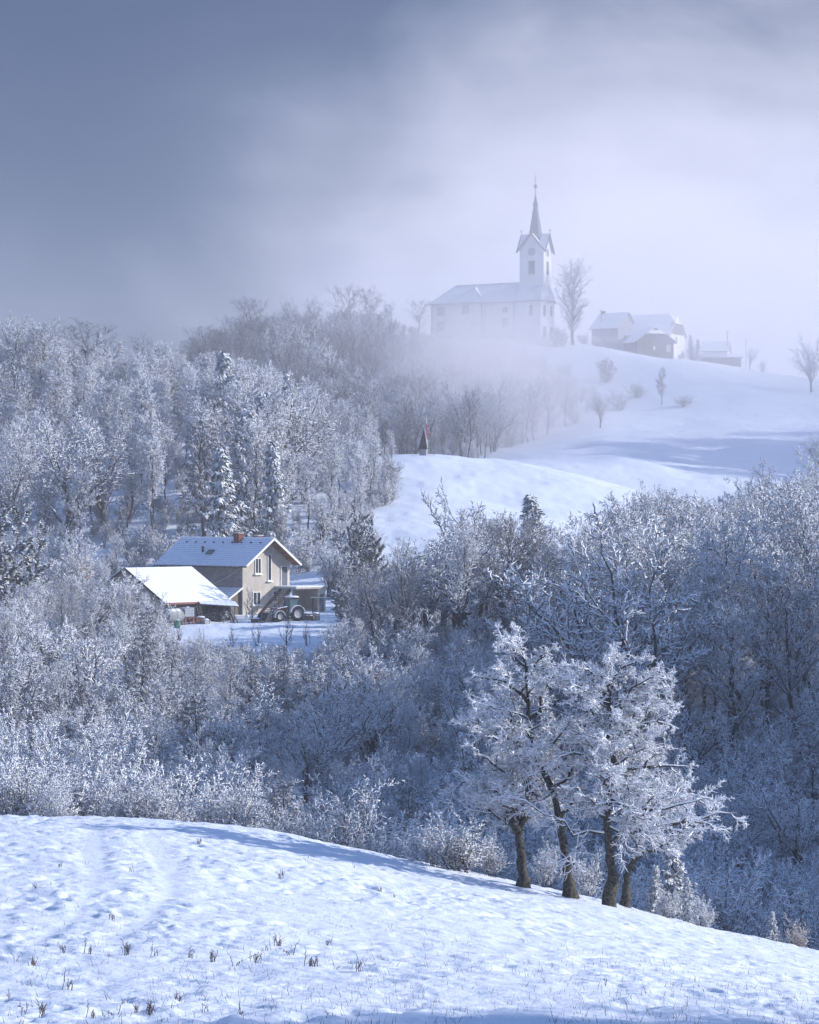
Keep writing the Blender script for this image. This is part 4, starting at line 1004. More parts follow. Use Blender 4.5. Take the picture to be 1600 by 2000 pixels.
t = at(483, 272.5); o = MB().lathe((0, 0, .75), [(0, -.22), (.13, -.18), (.2, -.05), (.2, .06), (.12, .18), (0, .2)], 12).tube([(.05, 0, -.2), (0, 0, .6)], .03, 6).build('garden_post', M['tank_white'], None, loc=t); tag(o, 'short post with a white round top in front of the farmhouse', 'post')
# low snowy bench-like shelf by the tree right of the terrace
t = local_root('plank_shelf', 632, 283, -10, 'long narrow snowy plank on posts right of the farmhouse terrace', 'shelf')
MB().box(-1.4, 1.6, -.3, .3, 1.9, 2.0).build('plank', M['concrete'], t)
for x in (-1.2, 1.4): MB().box(x - .06, x + .06, -.06, .06, -.4, 1.9).build('post', M['dark_wood'], t)

# ------------------------------------------------------------------ the church on the hill
def church():
    d = 588.0; rz = math.radians(-21); p = at(1062, d); base = (1000 - 657) / F * d   # front right corner of the tower
    r = empty('church', (p.x, p.y, base), rz, 'white hilltop church with tall needle spire fading into the fog', 'church')
    s = sc_px(d); mp_ = 1 / s                 # metres per photo pixel there
    TW = 49.4 * mp_
    def zz(y): return (657 - y) * mp_
    tw = MB(); tw.box(-TW, 0, 0, TW, -2, zz(487))
    # gabled top on all four sides
    g0, g1 = zz(487), zz(455)
    for (a_, b_) in (((-TW, 0), (0, 0)), ((0, 0), (0, TW)), ((0, TW), (-TW, TW)), ((-TW, TW), (-TW, 0))):
        m_ = ((a_[0] + b_[0]) / 2, (a_[1] + b_[1]) / 2); tw.add([(*a_, g0), (*b_, g0), (*m_, g1), (-TW / 2, TW / 2, g0 + .1)], [(0, 1, 2), (0, 2, 3), (1, 3, 2)], 0)
    tower = tw.build('tower', M['lime'], r)
    cx, cy = -TW / 2, TW / 2; ov = .55; hw = TW / 2 + ov; slp = (g1 - g0) / (TW / 2)
    gr = MB()
    def up_(x, y, z): return Vector((cx + x, cy + y, z))
    e0 = g0 - ov * slp
    for k in range(4):
        c_, s_ = math.cos(k * math.pi / 2), math.sin(k * math.pi / 2)
        R_ = lambda x, y, z: up_(x * c_ - y * s_, x * s_ + y * c_, z)
        for sg in (-1, 1):
            q = [R_(0, -hw, g1 + .15), R_(0, 0, g1 + .15), R_(sg * hw, -hw, e0 + .15)]
            q = q if sg > 0 else q[::-1]
            gr.slab(q, .12)
    go = gr.build('gable_roof', M['church_roof'], tower)
    cs = MB()
    for k in range(4):
        c_, s_ = math.cos(k * math.pi / 2), math.sin(k * math.pi / 2); R_ = lambda x, y, z: up_(x * c_ - y * s_, x * s_ + y * c_, z)
        for sg in (-1, 1): cs.bar(R_(0, -hw - .04, g1 + .1), R_(sg * hw * 1.03, -hw - .04, e0 + .05), .12, .3)
        cs.tube([R_(0, -hw, g1 + .2), R_(0, -hw, g1 + .75)], .05, 6); cs.lathe(R_(0, -hw, g1 + .9), [(0, -.25), (.2, -.1), (.2, .1), (0, .25)], 8)
    cs.build('gable_trim', M['spire'], tower)
    sp = MB(); q = 2.05
    prof = [(TW * .36, zz(478)), (TW * .30, zz(462)), (1.32, zz(440)), (.62, zz(404)), (.5, zz(400)), (.72, zz(396)), (.42, zz(390)), (.10, zz(374))]
    sp.lathe((cx, cy, 0), prof, 8); so = sp.build('spire', M['spire'], r)
    fi = MB().tube([(cx, cy, zz(375)), (cx, cy, zz(335))], [.09, .05], 6); fi.lathe((cx, cy, zz(360)), [(0, -.55), (.3, -.38), (.42, 0), (.3, .38), (0, .55)], 12)
    fi.bar((cx - .45, cy, zz(345)), (cx + .45, cy, zz(345)), .09); fi.build('cross', M['spire'], so)
    # clock, bell openings, slit on both seen faces
    for (c, ax, nn) in (((cx, 0, zz(491)), (1, 0, 0), (0, -1, 0)), ((0, cy, zz(491)), (0, 1, 0), (1, 0, 0))):
        C_, A_, N_ = Vector(c), Vector(ax), Vector(nn); ck = MB(); pts = [C_ + N_ * .03 + A_ * math.cos(t) * .92 + Vector((0, 0, 1)) * math.sin(t) * .92 for t in np.linspace(0, 2 * math.pi, 25)[:-1]]; ck.slab(pts, .05)
        co = ck.build('clock_face', M['grey_line'], tower)
        hd = MB(); hd.bar(C_ + N_ * .13, C_ + N_ * .13 + A_ * -.45 + Vector((0, 0, .15)), .1, .05); hd.bar(C_ + N_ * .15, C_ + N_ * .15 + A_ * .6 + Vector((0, 0, .4)), .07, .05)
        for t_ in np.linspace(0, 2 * math.pi, 13)[:-1]: o_ = C_ + N_ * .11; dd = A_ * math.cos(t_) + Vector((0, 0, 1)) * math.sin(t_); hd.bar(o_ + dd * .68, o_ + dd * .85, .07, .03)
        hd.build('clock_hands', M['gold'], co)
        window(tower, C_ - Vector((0, 0, zz(491) - zz(521.5))), 1.5, 3.1, ax, nn, 1, True, .12, 'grey_line', 'shutter', 'bell_opening', False, .0)
    window(tower, (0, cy, zz(564)), .45, .95, (0, 1, 0), (1, 0, 0), 1, False, .06, 'grey_line', 'glass', 'slit_window', False, .0)
    # wider lower block round the tower foot
    ab = MB(); x0, x1, y0, y1 = -TW - .2, .9, -1.4, TW + 1.4; za, zb = zz(586), zz(566)
    y1b = TW + 3.2
    ab.box(x0, x1 - 1.2, y0, y1b, -2, za); fo = [(x1 - 1.2, y0), (x1, y0 + 2.2), (x1 + .6, cy), (x1, TW - .8), (x1 - 1.2, y1b)]
    for i in range(4): a_, b_ = fo[i], fo[i + 1]; ab.add([(*a_, -2), (*b_, -2), (*b_, za), (*a_, za)], [(0, 1, 2, 3)])
    foot = ab.build('entrance_block', M['lime'], r)
    rf = MB(); ring = [(x0 - .2, y0 - .3), (x1 - 1.1, y0 - .3), (x1 + .25, y0 + 2.1), (x1 + .9, cy), (x1 + .25, TW - .7), (x1 - 1.1, y1b + .3), (x0 - .2, y1b + .3)]
    top = [(-TW, 0), (-.35, 0), (.02, .3), (.02, cy), (.02, TW - .3), (-.35, TW), (-TW, TW)]
    for i in range(6):
        a_, b_, c_, d_ = ring[i], ring[i + 1], top[i + 1], top[i]; zt = zz(556) if i in (0, 5) else zz(562)
        rf.add([(*a_, za - .1), (*b_, za - .1), (*c_, zb + 1.1), (*d_, zb + 1.1)], [(0, 1, 2, 3)])
    rf.build('skirt_roof', M['church_roof'], foot)
    cn = MB()
    for i in range(5): a_, b_ = ring[i], ring[i + 1]; cn.bar((*a_, za - .22), (*b_, za - .22), .25, .22)
    cn.build('cornice', M['grey_line'], foot)
    window(foot, (-2.6, y0, zz(606)), .75, 2.4, (1, 0, 0), (0, -1, 0), 1, True, .08, 'grey_line', 'shutter', 'window', False, .0)
    for i in range(3):
        a_, b_ = Vector((*fo[i], 0)), Vector((*fo[i + 1], 0)); ax = (b_ - a_).normalized(); nn = Vector((ax.y, -ax.x, 0)); m_ = (a_ + b_) / 2
        window(foot, (m_.x, m_.y, zz(607)), .8, 2.5, ax, nn, 1, True, .08, 'grey_line', 'shutter', 'window', False, .0)
        MB().obox(Vector((m_.x, m_.y, zz(648))) + nn * .05, ax * .5, (0, 0, 1.2), nn * .05).build('door', M['shutter'], foot)
    # nave
    NL = 21.6; nx0 = -TW - NL; nd = 9.6; ny0, ny1 = -.6, -.6 + nd + 1.5; ze, zr = zz(588), zz(548.5)
    nv = MB(); nv.box(nx0, -TW - .2, ny0, ny1, -4, ze)
    ca0, ca1, cp = nx0 + 5.9, nx0 + 13.2, ny0 - 1.3
    nave = nv.build('nave', M['lime'], r)
    cv = MB(); cv.box(ca0, ca1, cp, ny0 - .003, -4, ze - .05); cv.build('side_chapel', M['lime'], nave)
    rr = MB(); o_ = .5; ym = (ny0 + ny1) / 2; hx = nx0 + 4.2
    A_ = (nx0 - o_, ny0 - o_, ze - .1); B_ = (-TW, ny0 - o_, ze - .1); C_ = (-TW, ny1 + o_, ze - .1); D_ = (nx0 - o_, ny1 + o_, ze - .1); R0 = (hx, ym, zr - .05); R1 = (-TW, ym, zr + .25)
    rr.add([A_, B_, C_, D_, R0, R1], [(0, 1, 5, 4), (2, 3, 4, 5), (3, 0, 4), (1, 2, 5), (3, 2, 1, 0)])
    nr = rr.build('roof', M['church_roof'], nave)
    cr_ = MB(); xm = (ca0 + ca1) / 2; y_ = cp - o_
    pk = (xm + .2, ny0 + 2.6, zr - .85)
    cr_.add([(ca0 - o_, y_, ze - .1), (ca1 + o_, y_, ze - .1), pk, (ca0 + .3, ny0 + .4, ze + .9), (ca1 - .3, ny0 + .4, ze + .9), (xm + .2, ym, zr - .5), (ca0 - o_, ny0 - o_ * .6, ze - .1), (ca1 + o_, ny0 - o_ * .6, ze - .1)], [(0, 1, 2), (0, 2, 6), (2, 1, 7), (6, 2, 5), (2, 7, 5)])
    cr_.build('chapel_roof', M['church_roof'], nave)
    tri = MB(); tri.bar(R0, R1, .22, .22); tri.bar(A_, B_, .22, .25); tri.bar((ca0 - o_, y_, ze - .1), (ca1 + o_, y_, ze - .1), .22, .25)
    tri.bar(A_, R0, .16, .16); tri.bar((ca0 - o_, y_, ze - .1), pk, .12, .12); tri.bar((ca1 + o_, y_, ze - .1), pk, .12, .12); tri.build('eaves', M['grey_line'], nr)
    for x in (nx0 + .15, ca1 - .2): MB().tube([(x, (ny0 if x < ca0 else cp) - .12, -3), (x, (ny0 if x < ca0 else cp) - .12, ze - .2)], .09, 6).build('downpipe', M['shutter'], nave)
    MB().tube([(-TW - 1.2, ny0 - .12, -2), (-TW - 1.2, ny0 - .12, ze - .2)], .09, 6).build('downpipe', M['shutter'], nave)
    def nw(px_, y_img, w, h, arch=True, yy=ny0):
        x = (px_ - 1062) * mp_ / math.cos(rz) ; window(nave, (x, yy, zz(y_img)), w, h, (1, 0, 0), (0, -1, 0), 1, arch, .1, 'grey_line', 'shutter', 'window', False, .0)
    nw(864, 603, 1.75, 2.0); nw(864, 632.5, 1.75, 2.4); nw(916, 601, 1.75, 2.1, yy=cp); nw(948, 603.5, .5, .8, False, ny0); nw(948, 624.5, .5, .8, False, ny0)
    nw(989, 603, 1.35, 1.35); nw(989, 628, 1.35, 2.1)
    MB().box(ca1 + .3, -TW - .3, ny0 - .12, ny0 - .005, -.6, .35).build('plinth', M['grey_line'], nave)
church()

def village():
    d = 612.0; mpp = d / F
    def root(px, yb, lab, rz=0, cat='house'):
        p = at(px, d); return empty({'house': 'village_house', 'barn': 'village_barn', 'shed': 'village_shed'}[cat], (p.x, p.y, (1000 - yb) * mpp), math.radians(rz), lab, cat)
    def gabled(r, L, W_, E, rise, wallm, roofm, ov=.5, hip=0.0, base=-3.0, og=.4):
        """ridge along x from 0 to L, width W_ along y"""
        w = MB(); w.box(0, L, 0, W_, base, E)
        for x in (0, L): w.add([(x, 0, E), (x, W_, E), (x, W_ / 2, E + rise)], [(0, 1, 2) if x else (2, 1, 0)])
        w.build('wall', wallm, r); rf = MB(); sl = rise / (W_ / 2)
        for sg in (-1, 1):
            e_ = W_ / 2 + ov; y = W_ / 2 + sg * e_; z = E + rise - e_ * sl
            ri = hip
            q = [(-og, y, z + .1), (L + og, y, z + .1), (L + og - ri, W_ / 2, E + rise + .1), (-og + ri, W_ / 2, E + rise + .1)]
            if hip:
                fz = E + rise - e_ * sl * .45; yy = W_ / 2 + sg * e_ * .45
                q = [(-og, y, z + .1), (L + og, y, z + .1), (L + og, yy, fz + .1), (L + og - ri, W_ / 2, E + rise + .1), (-og + ri, W_ / 2, E + rise + .1), (-og, yy, fz + .1)]
            rf.slab(q if sg < 0 else q[::-1], .22)
        if hip:
            for x, x2 in ((L + og, L + og - hip), (-og, -og + hip)):
                fz = E + rise - (W_ / 2 + ov) * sl * .45 + .1; q = [(x, W_ / 2 - (W_ / 2 + ov) * .45, fz), (x, W_ / 2 + (W_ / 2 + ov) * .45, fz), (x2, W_ / 2, E + rise + .1)]
                rf.slab(q if x > 0 else q[::-1], .22)
        return rf.build('roof', roofm, r)
    # gable house nearest the church
    r = root(1156, 668, 'grey gabled village house nearest the church tree with pale roof side', -38)
    ro = gabled(r, 7.5, 8.2, 3.2, 3.6, M['grey_line'], M['village_snow']); 
    MB().box(.2, 1.0, 3.7, 4.5, 6.4, 7.6).build('chimney', M['brick'], ro)
    window(r, (0, 4.1, 4.2), .9, 1.2, (0, 1, 0), (-1, 0, 0), 1, False, .1, 'white_frame', 'glass', 'window', False)
    # big long roof
    r = root(1192, 672, 'largest village house with long hipped snowy roof behind the dark barn', -24)
    ro = gabled(r, 15.0, 11.0, 2.3, 4.6, M['lime'], M['village_snow'], .9, 2.4, -4)
    MB().box(3.0, 3.7, 3.2, 4.0, 5.3, 7.2).build('chimney', M['brick'], ro)
    window(r, (15.0, 4.5, 1.0), 1.0, 1.3, (0, 1, 0), (1, 0, 0), 1, False, .1, 'white_frame', 'glass', 'window', False)
    MB().box(15.02, 15.12, 1.2, 9.8, 2.2, 5.2).build('gable_boards', M['old_wood'], r)
    # dark barn with its gable towards us
    p = at(1262, 603); r = empty('village_barn', (p.x, p.y, (1000 - 692) * 603 / F), math.radians(-72), 'dark wooden village barn with its gable facing us and one white roof side', 'barn')
    ro = gabled(r, 8.0, 9.2, 2.7, 3.2, M['old_wood'], M['village_snow'], .8, 1.2, -3)
    r.location.x -= 5.2
    MB().box(8.02, 8.1, 4.0, 4.5, .6, 1.5).build('hatch', M['white_frame'], r)
    MB().box(8.02, 8.1, 7.2, 8.4, .2, 1.9).build('opening', M['plaster'], r)
    # far small house at right
    r = root(1372, 697, 'small low village house with white roof right of the conifers', -12)
    gabled(r, 6.0, 6.0, 1.4, 2.2, M['lime'], M['village_snow'])
    r = root(1352, 712, 'long low shed below the small village house', -10, 'shed'); gabled(r, 11.5, 3.0, 1.6, .6, M['old_wood'], M['village_snow'])
    # poles and wires
    tops = []
    for (px, yt, lab) in ((1174, 603, 'thin pole standing beside the gabled house near the church'), (1421, 645, 'tallest utility pole above the low white roofed house'), (1457, 661, 'shorter utility pole right of the tallest one')):
        p = at(px, d); zt = (1000 - yt) * mpp; r = empty('utility_pole', (p.x, p.y, p.z - 1), 0, lab, 'pole')
        MB().tube([(0, 0, 0), (0, 0, zt - p.z + 1)], .07, 6).build('post', M['dark_wood'], r); MB().bar((-.6, 0, zt - p.z + .6), (.6, 0, zt - p.z + .6), .06).build('cross_arm', M['dark_wood'], r); tops.append(Vector((p.x, p.y, zt - .4)))
    tops.append(Vector(((1640 - 800) * mpp, d, (1000 - 692) * mpp)))
    st0 = Vector(((1338 - 800) * mpp, d + 2, (1000 - 650) * mpp))
    for i, (a_, b_) in enumerate(((st0, tops[1]), (tops[1], tops[2]), (tops[2], tops[3]))):
        pts = [a_.lerp(b_, t_) - Vector((0, 0, math.sin(t_ * math.pi) * (b_ - a_).length * .03)) for t_ in np.linspace(0, 1, 9)]
        o = MB().tube(pts, .018, 4).build('overhead_wire', M['dark_wood']); tag(o, ('thin wire from the big village house to the tallest pole', 'thin wire between the two utility poles', 'thin wire running right from the shorter utility pole')[i], 'wire')
village()

def shrine():
    d = 401.5; p = at(828, d); r = empty('pointed_shelter', (p.x, p.y, p.z - .2), math.radians(-18), 'small dark shelter with very steep pointed roof on the field crest', 'shelter')
    MB().box(-.55, .55, -.55, .55, 0, 1.15).build('base', M['grey_line'], r)
    MB().lathe((0, 0, 1.1), [(.95, 0), (.62, 1.2), (.06, 3.15)], 4).build('roof', M['dark_wood'], r).rotation_euler = (0, 0, math.radians(45))
    MB().bar((.52, .0, 1.15), (.06, 0, 4.2), .1, .3).build('snow_edge', M['snow'], r)
    p2 = at(834.5, d); r = empty('striped_mast', (p2.x, p2.y, p2.z - .1), 0, 'thin red and white mast standing beside the small pointed shelter', 'mast')
    MB().tube([(0, 0, 0), (0, 0, 2.6)], .06, 6).build('lower_pole', M['white_frame'], r); MB().tube([(0, 0, 2.6), (-.08, 0, 5.0)], .085, 6).build('red_section', M['red_paint'], r); MB().tube([(-.08, 0, 5.0), (-.1, 0, 6.1)], .05, 6).build('upper_pole', M['white_frame'], r)
    p3 = at(840, d); MBo = MB(); MBo.bar((-.7, 0, .35), (.9, 0, .25), .08, .16); MBo.bar((-.5, 0, .65), (.4, 0, .55), .08, .14); MBo.box(-.5, -.42, -.05, .05, -.2, .8); MBo.box(.5, .58, -.05, .05, -.2, .4)
    o = MBo.build('low_rail', M['concrete'], None, loc=p3); tag(o, 'short snowy rail fence right of the pointed shelter', 'fence')
shrine()
# farmyard clutter along the barn and the stair
cl = np.random.default_rng(17)
for i, (px, d, w, h_, rz, lab, mat) in enumerate(((392, 272.2, .5, .7, 20, 'rusty brown crate beside the white container', 'redboard'), (402, 271.6, .35, .5, 50, 'small grey box right of the rusty crate', 'tank_metal'), (500, 273.2, .45, .4, 10, 'dark low crate at the foot of the stair', 'dark_wood'), (604, 275.5, .6, .5, -20, 'snow covered brown crate right of the tractor', 'old_wood'), (616, 276, .4, .7, 15, 'upright grey box at the right end of the terrace', 'tank_metal'))):
    t = local_root('yard_crate', px, d, rz, lab, 'crate', 0)
    b_ = MB(); 
    for z in (.0, .34, .68): b_.box(-w, w, -w * .7, w * .7, z * h_, z * h_ + .26 * h_)
    for x in (-1, 1):
        for y in (-1, 1): b_.box(x * w - .04, x * w + .04, y * w * .7 - .04, y * w * .7 + .04, -.15, h_)
    b_.build('slats', M[mat], t); MB().lathe((0, 0, h_ - .01), [(w * .95, 0), (w * .9, .07), (w * .5, .13), (0, .15)], 8).build('snow_cap', M['snow'], t, True)
t = local_root('leaning_ladder', 396, 272.8, 45, 'short wooden ladder leaning on the barn wall', 'ladder')
ld = MB()
for x in (-.22, .22): ld.bar((x, 0, -.1), (x, .75, 1.9), .06)
for k in range(6): ld.bar((-.22, .1 + k * .12, .22 + k * .3), (.22, .1 + k * .12, .22 + k * .3), .045)
ld.build('frame', M['step_wood'], t)
# ------------------------------------------------------------------ single trees that show on their own
sr = np.random.default_rng(314)
def proto_sparse(seed, Ht=3.5):
    rg = np.random.default_rng(seed); tr, cr = TM(), TM(); PP, RR = [], []
    for i in range(6):
        a_ = rg.random() * 6.283; s_ = math.radians(rg.uniform(4, 34)); P, R = line(rg, (0, 0, -.2), (math.cos(a_) * math.sin(s_), math.sin(a_) * math.sin(s_), math.cos(s_)), Ht * rg.uniform(.6, 1.02), 7, .3, .045, .01, curv=(0, 0, .08)); PP.append(P); RR.append(R)
    P, R = np.concatenate(PP), np.concatenate(RR); tr.tubes(P, R, 4)
    P2, R2 = grow(rg, P, R, 8, .25, 1, 20, 45, .42, 5, .25, .3, .7, .012); cr.tubes(P2, R2, 3)
    P3, R3 = grow(rg, P2, R2, 4, .2, 1, 20, 50, .45, 2, .2, .2, .8, .012); R3[:, 0] = .022; cr.twigs(P3, R3)
    return pack('twiggy_bush', tr, 'stems', [M['bark']], cr, 'twigs', [M['frost_thin']], Ht)
PROTO['sparse'] = [proto_sparse(81), proto_sparse(82)]
def single(kind, px, d, top, lab, name=None, cat='tree', wide=1.0, variant=None, sink=0.0):
    gy = ground_px(px, d); return plant(kind, px, d, (gy - top) / sc_px(d) + sink, lab, None, sr, name, cat, wide, variant, sink)
def single_on(kind, px, base, top, lab, name=None, cat='tree', wide=1.0, variant=None):
    d = min(np.arange(470, 590, 1.0), key=lambda q: abs(ground_px(px, q) - base)); return single(kind, px, float(d), top, lab, name, cat, wide, variant)
# lime tree by the church and its neighbours in the fog
PROTO['lime'] = [proto_forest(79, 16, .12, .30, .27, 'frost', 1.9, .026, .5)]
single('lime', 1119, 592, 505, 'tall bare lime tree standing right beside the church', 'lime_tree', wide=1.2)
single('round', 1585, 560, 655, 'single round frosted tree at the right edge of the far slope', wide=.85, variant=0)
single('round', 1465, 600, 672, 'round frosted tree in the fog beside the utility poles', variant=1)
single('bush', 1490, 598, 700, 'tiny bare sapling on the far slope right of the round tree', 'sapling', 'sapling', variant=2)
for px, top, lab in ((1350, 655, 'narrow dark conifer left of the low village house'), (1362, 662, 'slightly lower conifer close to the low village house')):
    single('spruce', px, 604, top, lab, 'dark_conifer', wide=1.1, variant=2)
for px, top, d, lab, k in ((1085, 640, 586, 'bare shrub against the lit end of the church', 'bush'), (1098, 636, 588, 'second bare shrub right of the church door', 'bush'), (1165, 655, 603, 'frosted hedge bush below the gabled village house', 'bush'), (1188, 655, 602, 'frosted hedge bush left of the dark barn', 'bush'), (1205, 658, 601, 'frosted hedge bush touching the dark barn', 'bush'), (1142, 650, 600, 'frosted bush at the foot of the lime tree', 'bush'), (1330, 690, 600, 'low frosted bush right of the dark barn', 'bush')):
    single(k, px, d, top, lab, wide=1.5)
PROTO['ball'] = [proto_dense(72, 4.5)]; PROTO['clump'] = [proto_dense(73, 8, 14, sp=30, bl=.09), proto_dense(74, 8, 12, 'needle_green', sp=34, bl=.09)]
single_on('ball', 1184, 748, 699, 'round dark evergreen standing alone on the far snow slope', 'round_evergreen', wide=1.15)
for px, d, top, lab, k in ((1292, 792, 715, 'slender frosted birch on the far snow slope', 'birch'), (1172, 835, 752, 'pale frosted tree at the corner of the foggy wood', 'round'), (1212, 800, 758, 'frosted bush left of the slender birch on the far slope', 'bush'), (1248, 775, 745, 'frosted bush just left of the slender birch', 'bush'), (1335, 795, 768, 'lone frosted bush right of the slender birch', 'bush')):
    single_on(k, px, d, top, lab, wide=.9 if k != 'bush' else 1.7)
# conifers in the sunlit wood
for px, d, top, w, lab in ((438, 380, 690, .85, 'tall thin snowy spruce rising left of centre in the hillside wood'), (495, 366, 765, 1.05, 'broad snowy spruce with white shoulders in the hillside wood'), (565, 392, 728, .55, 'narrow dark topped spruce in the hillside wood'), (540, 368, 790, .8, 'snowy spruce just right of the broad one'), (440, 318, 872, .8, 'slim snowy spruce directly behind the farmhouse chimney'), (535, 328, 862, .7, 'slim snowy spruce behind the farmhouse gable'), (472, 346, 800, .8, 'snowy spruce behind the broad one towards the left')):
    single('spruce', px, d, top, lab, wide=w * 1.4)
# dark trees rising from the valley wood
single('clump', 30, 268, 995, 'big snowy green pine at the left edge beside the frosted bushes', wide=1.1, variant=1)
single('clump', 695, 302, 975, 'dense dark pine right of the farmhouse loaded with snow clumps', wide=.6, variant=0)
single('pine', 732, 300, 1050, 'lower green pine behind the clumped pine right of the farmhouse', wide=.9)
single('spruce', 1040, 290, 968, 'snowy conifer top standing above the middle of the valley wood', wide=1.3, variant=0)
single('ball', 678, 268, 1128, 'round snowy evergreen at the right end of the farm yard', 'round_evergreen', wide=1.0)
single('warm', 140, 300, 1060, 'reddish brown leafed shrub left of the barn', 'leafy_shrub', 'bush', wide=1.3)
single('round', 640, 300, 1050, 'wide frosted apple tree behind the farmhouse terrace', 'fruit_tree', wide=1.15, variant=0)
single('bare', 1250, 262, 940, 'thin dark bare tree with twiggy top in front of the far snow field', wide=.7)
single('bare', 1185, 255, 985, 'crooked dark bare tree left of the twiggy topped one', wide=.8, variant=1)
single('bare', 960, 258, 1005, 'spreading dark bare tree above the middle of the valley wood', wide=1.3, variant=1)
single('round', 905, 280, 935, 'pale frosted tree before the lower edge of the snow field', wide=.7, variant=2)
single('sparse', 493, 276.5, 1140, 'small bare climbing shrub in front of the farmhouse wall', 'bare_shrub', 'bush', variant=1, wide=.9)
single('round', 195, 262, 1110, 'dark frosted tree in front of the barn gable', wide=1.4, variant=1)
single('round', 238, 258, 1110, 'dark frosted tree overlapping the barn roof corner', wide=.85, variant=2)
# bare multi stemmed bushes at the near edge of the yard
YB = [345, 395, 455, 500, 560, 600, 640, 670]
for px, top in ((345, 1190), (395, 1222), (455, 1218), (500, 1205), (560, 1185), (600, 1200), (640, 1215), (670, 1225)):
    gy = ground_px(px, 252); plant('sparse', px, 252, (gy - top) / sc_px(252), f'{ORD[YB.index(px)]} sparse twiggy bush from the left along the lower edge of the farm yard', 'twiggy bushes below the farm yard', sr, wide=.8)

# ------------------------------------------------------------------ the old fruit trees on the near crest
def hero_tree(name, label, d, trunk, r0, limbs, seed, spans, nsub=10, ntw=8, k4=7, auto=16, at0=.3, alen=2.2, cat='tree', dd=0.0, flat=.55):
    """trunk / limbs: lists of (px, image y[, depth offset m]); radii in metres"""
    rg = np.random.default_rng(seed); s = F / d
    b = at(trunk[0][0], d); gy = ground_px(trunk[0][0], d)
    def W3(p): return np.array([(p[0] - trunk[0][0]) / s, (p[2] if len(p) > 2 else 0.0), (gy - p[1]) / s])
    def path(pts, n):
        P = np.array([W3(p) for p in pts]); t = np.concatenate([[0], np.cumsum(np.linalg.norm(np.diff(P, axis=0), axis=1))]); t /= t[-1]
        return pchip(t, P, np.linspace(0, 1, n))
    trunk = [(trunk[0][0], gy + 22)] + list(trunk)[0:]
    trunk[1] = (trunk[1][0], gy - 3)
    T = path(trunk, 26)[None]; T[:, 1:] += rg.normal(0, .022, (1, 25, 3)); ss = np.linspace(0, 1, 26)
    RT = (r0 * (1.35 * np.exp(-ss * 9) * .5 + (1 - ss) ** .9) + .02)[None]; RT *= 1 + .09 * rg.normal(0, 1, RT.shape)
    RT[0, :4] *= [1.5, 1.35, 1.15, 1.05]; tr = TM(); tr.tubes(T, RT, 14); tr.v[0] = tr.v[0] + rg.normal(0, .012, tr.v[0].shape)
    LP, LR = [], []
    for (pts, r) in limbs:
        P = path(pts, 9); P[1:] += rg.normal(0, .035, (8, 3)); LP.append(P); LR.append(r * (1 - np.linspace(0, 1, 9)) ** .8 * .95 + .012)
    AP, AR = grow(rg, T, RT, auto, at0, .99, 45, 85, 0, 9, .38, .12, .42, .012, Labs=lambda t: alen * (1.15 - .55 * t), curv=.02, rmax=.07, flat=flat)
    P1 = np.concatenate([np.array(LP), AP]) if LP else AP; R1 = np.concatenate([np.array(LR), AR]) if LP else AR
    tr.tubes(P1, R1, 6)
    cr = TM(); sn = TM(); fz = 1
    P2, R2 = grow(rg, P1, R1, nsub, .12, 1, 30, 72, .40, 7, .42, .10, .6, .010, curv=-.05, rmax=.035, flat=.8); cr.tubes(P2, R2, 4)
    P3, R3 = grow(rg, P2, R2, ntw, .08, 1, 28, 70, .44, 5, .40, .06, .7, .007, curv=-.06, rmax=.016); cr.tubes(P3, R3, 3, 1)
    P4, R4 = grow(rg, P3, R3, k4, .06, 1, 22, 60, .72, 3, .22, .04, .9, .005, rmax=.008); cr.tubes(P4, R4, 3, 1)
    # snow riding on top of every branch
    def ride(P, R, w, lift, keep=1.0):
        m_ = rg.random(len(P)) < keep; P, R = P[m_].copy(), R[m_]
        dirs = nrm(P[:, -1] - P[:, 0]); steep = np.abs(dirs[:, 2]); wd = w * (1.1 - .75 * steep)[:, None]
        Rs = np.minimum(R * .55, .045) + wd; Rs[:, -1] *= .75; P[..., 2] += R * .62 + lift * Rs; P[..., :2] += rg.normal(0, .004, P[..., :2].shape); Rs = Rs * rg.uniform(.6, 1.3, Rs.shape); return P, Rs
    sn.tubes(*ride(P1, R1, .018, .30), 5); sn.tubes(*ride(P2, R2, .0155, .35), 4); sn.tubes(*ride(P3, R3, .0105, .35, .95), 4); sn.tubes(*ride(P4, R4, .0078, .3, .92), 3)
    root = empty(name, b, 0, label, cat)
    link(bpy.data.objects.new('trunk', tr.mesh('trunk', [M['old_bark']], True)), root)
    c = link(bpy.data.objects.new('crown', cr.mesh('crown', [M['bark'], M['rime']])), root)
    link(bpy.data.objects.new('snow_load', sn.mesh('snow_load', [M['snow_pad']])), c)
    return root
# left tree with the broken fork
hero_tree('fruit_tree', 'leftmost of the snow laden fruit trees on the near crest with short forked trunk', 90.5,
    [(1022, 1708), (1018, 1670), (1014, 1630), (1026, 1592), (1034, 1555), (1030, 1510), (1020, 1470)], .175,
    [([(1012, 1622), (1000, 1598), (985, 1572), (975, 1545)], .17), ([(1016, 1600), (985, 1560), (945, 1535), (905, 1530), (885, 1548)], .10), ([(1024, 1580), (1000, 1530), (965, 1490), (930, 1470)], .08),
     ([(1030, 1560), (1060, 1530), (1085, 1500)], .07), ([(1030, 1540), (1010, 1490, .8), (960, 1440, 1.2), (925, 1425, 1.5)], .07), ([(1032, 1550), (1040, 1490, -.6), (1060, 1450, -1)], .07)], 501, None, auto=15, at0=.42, alen=2.5)
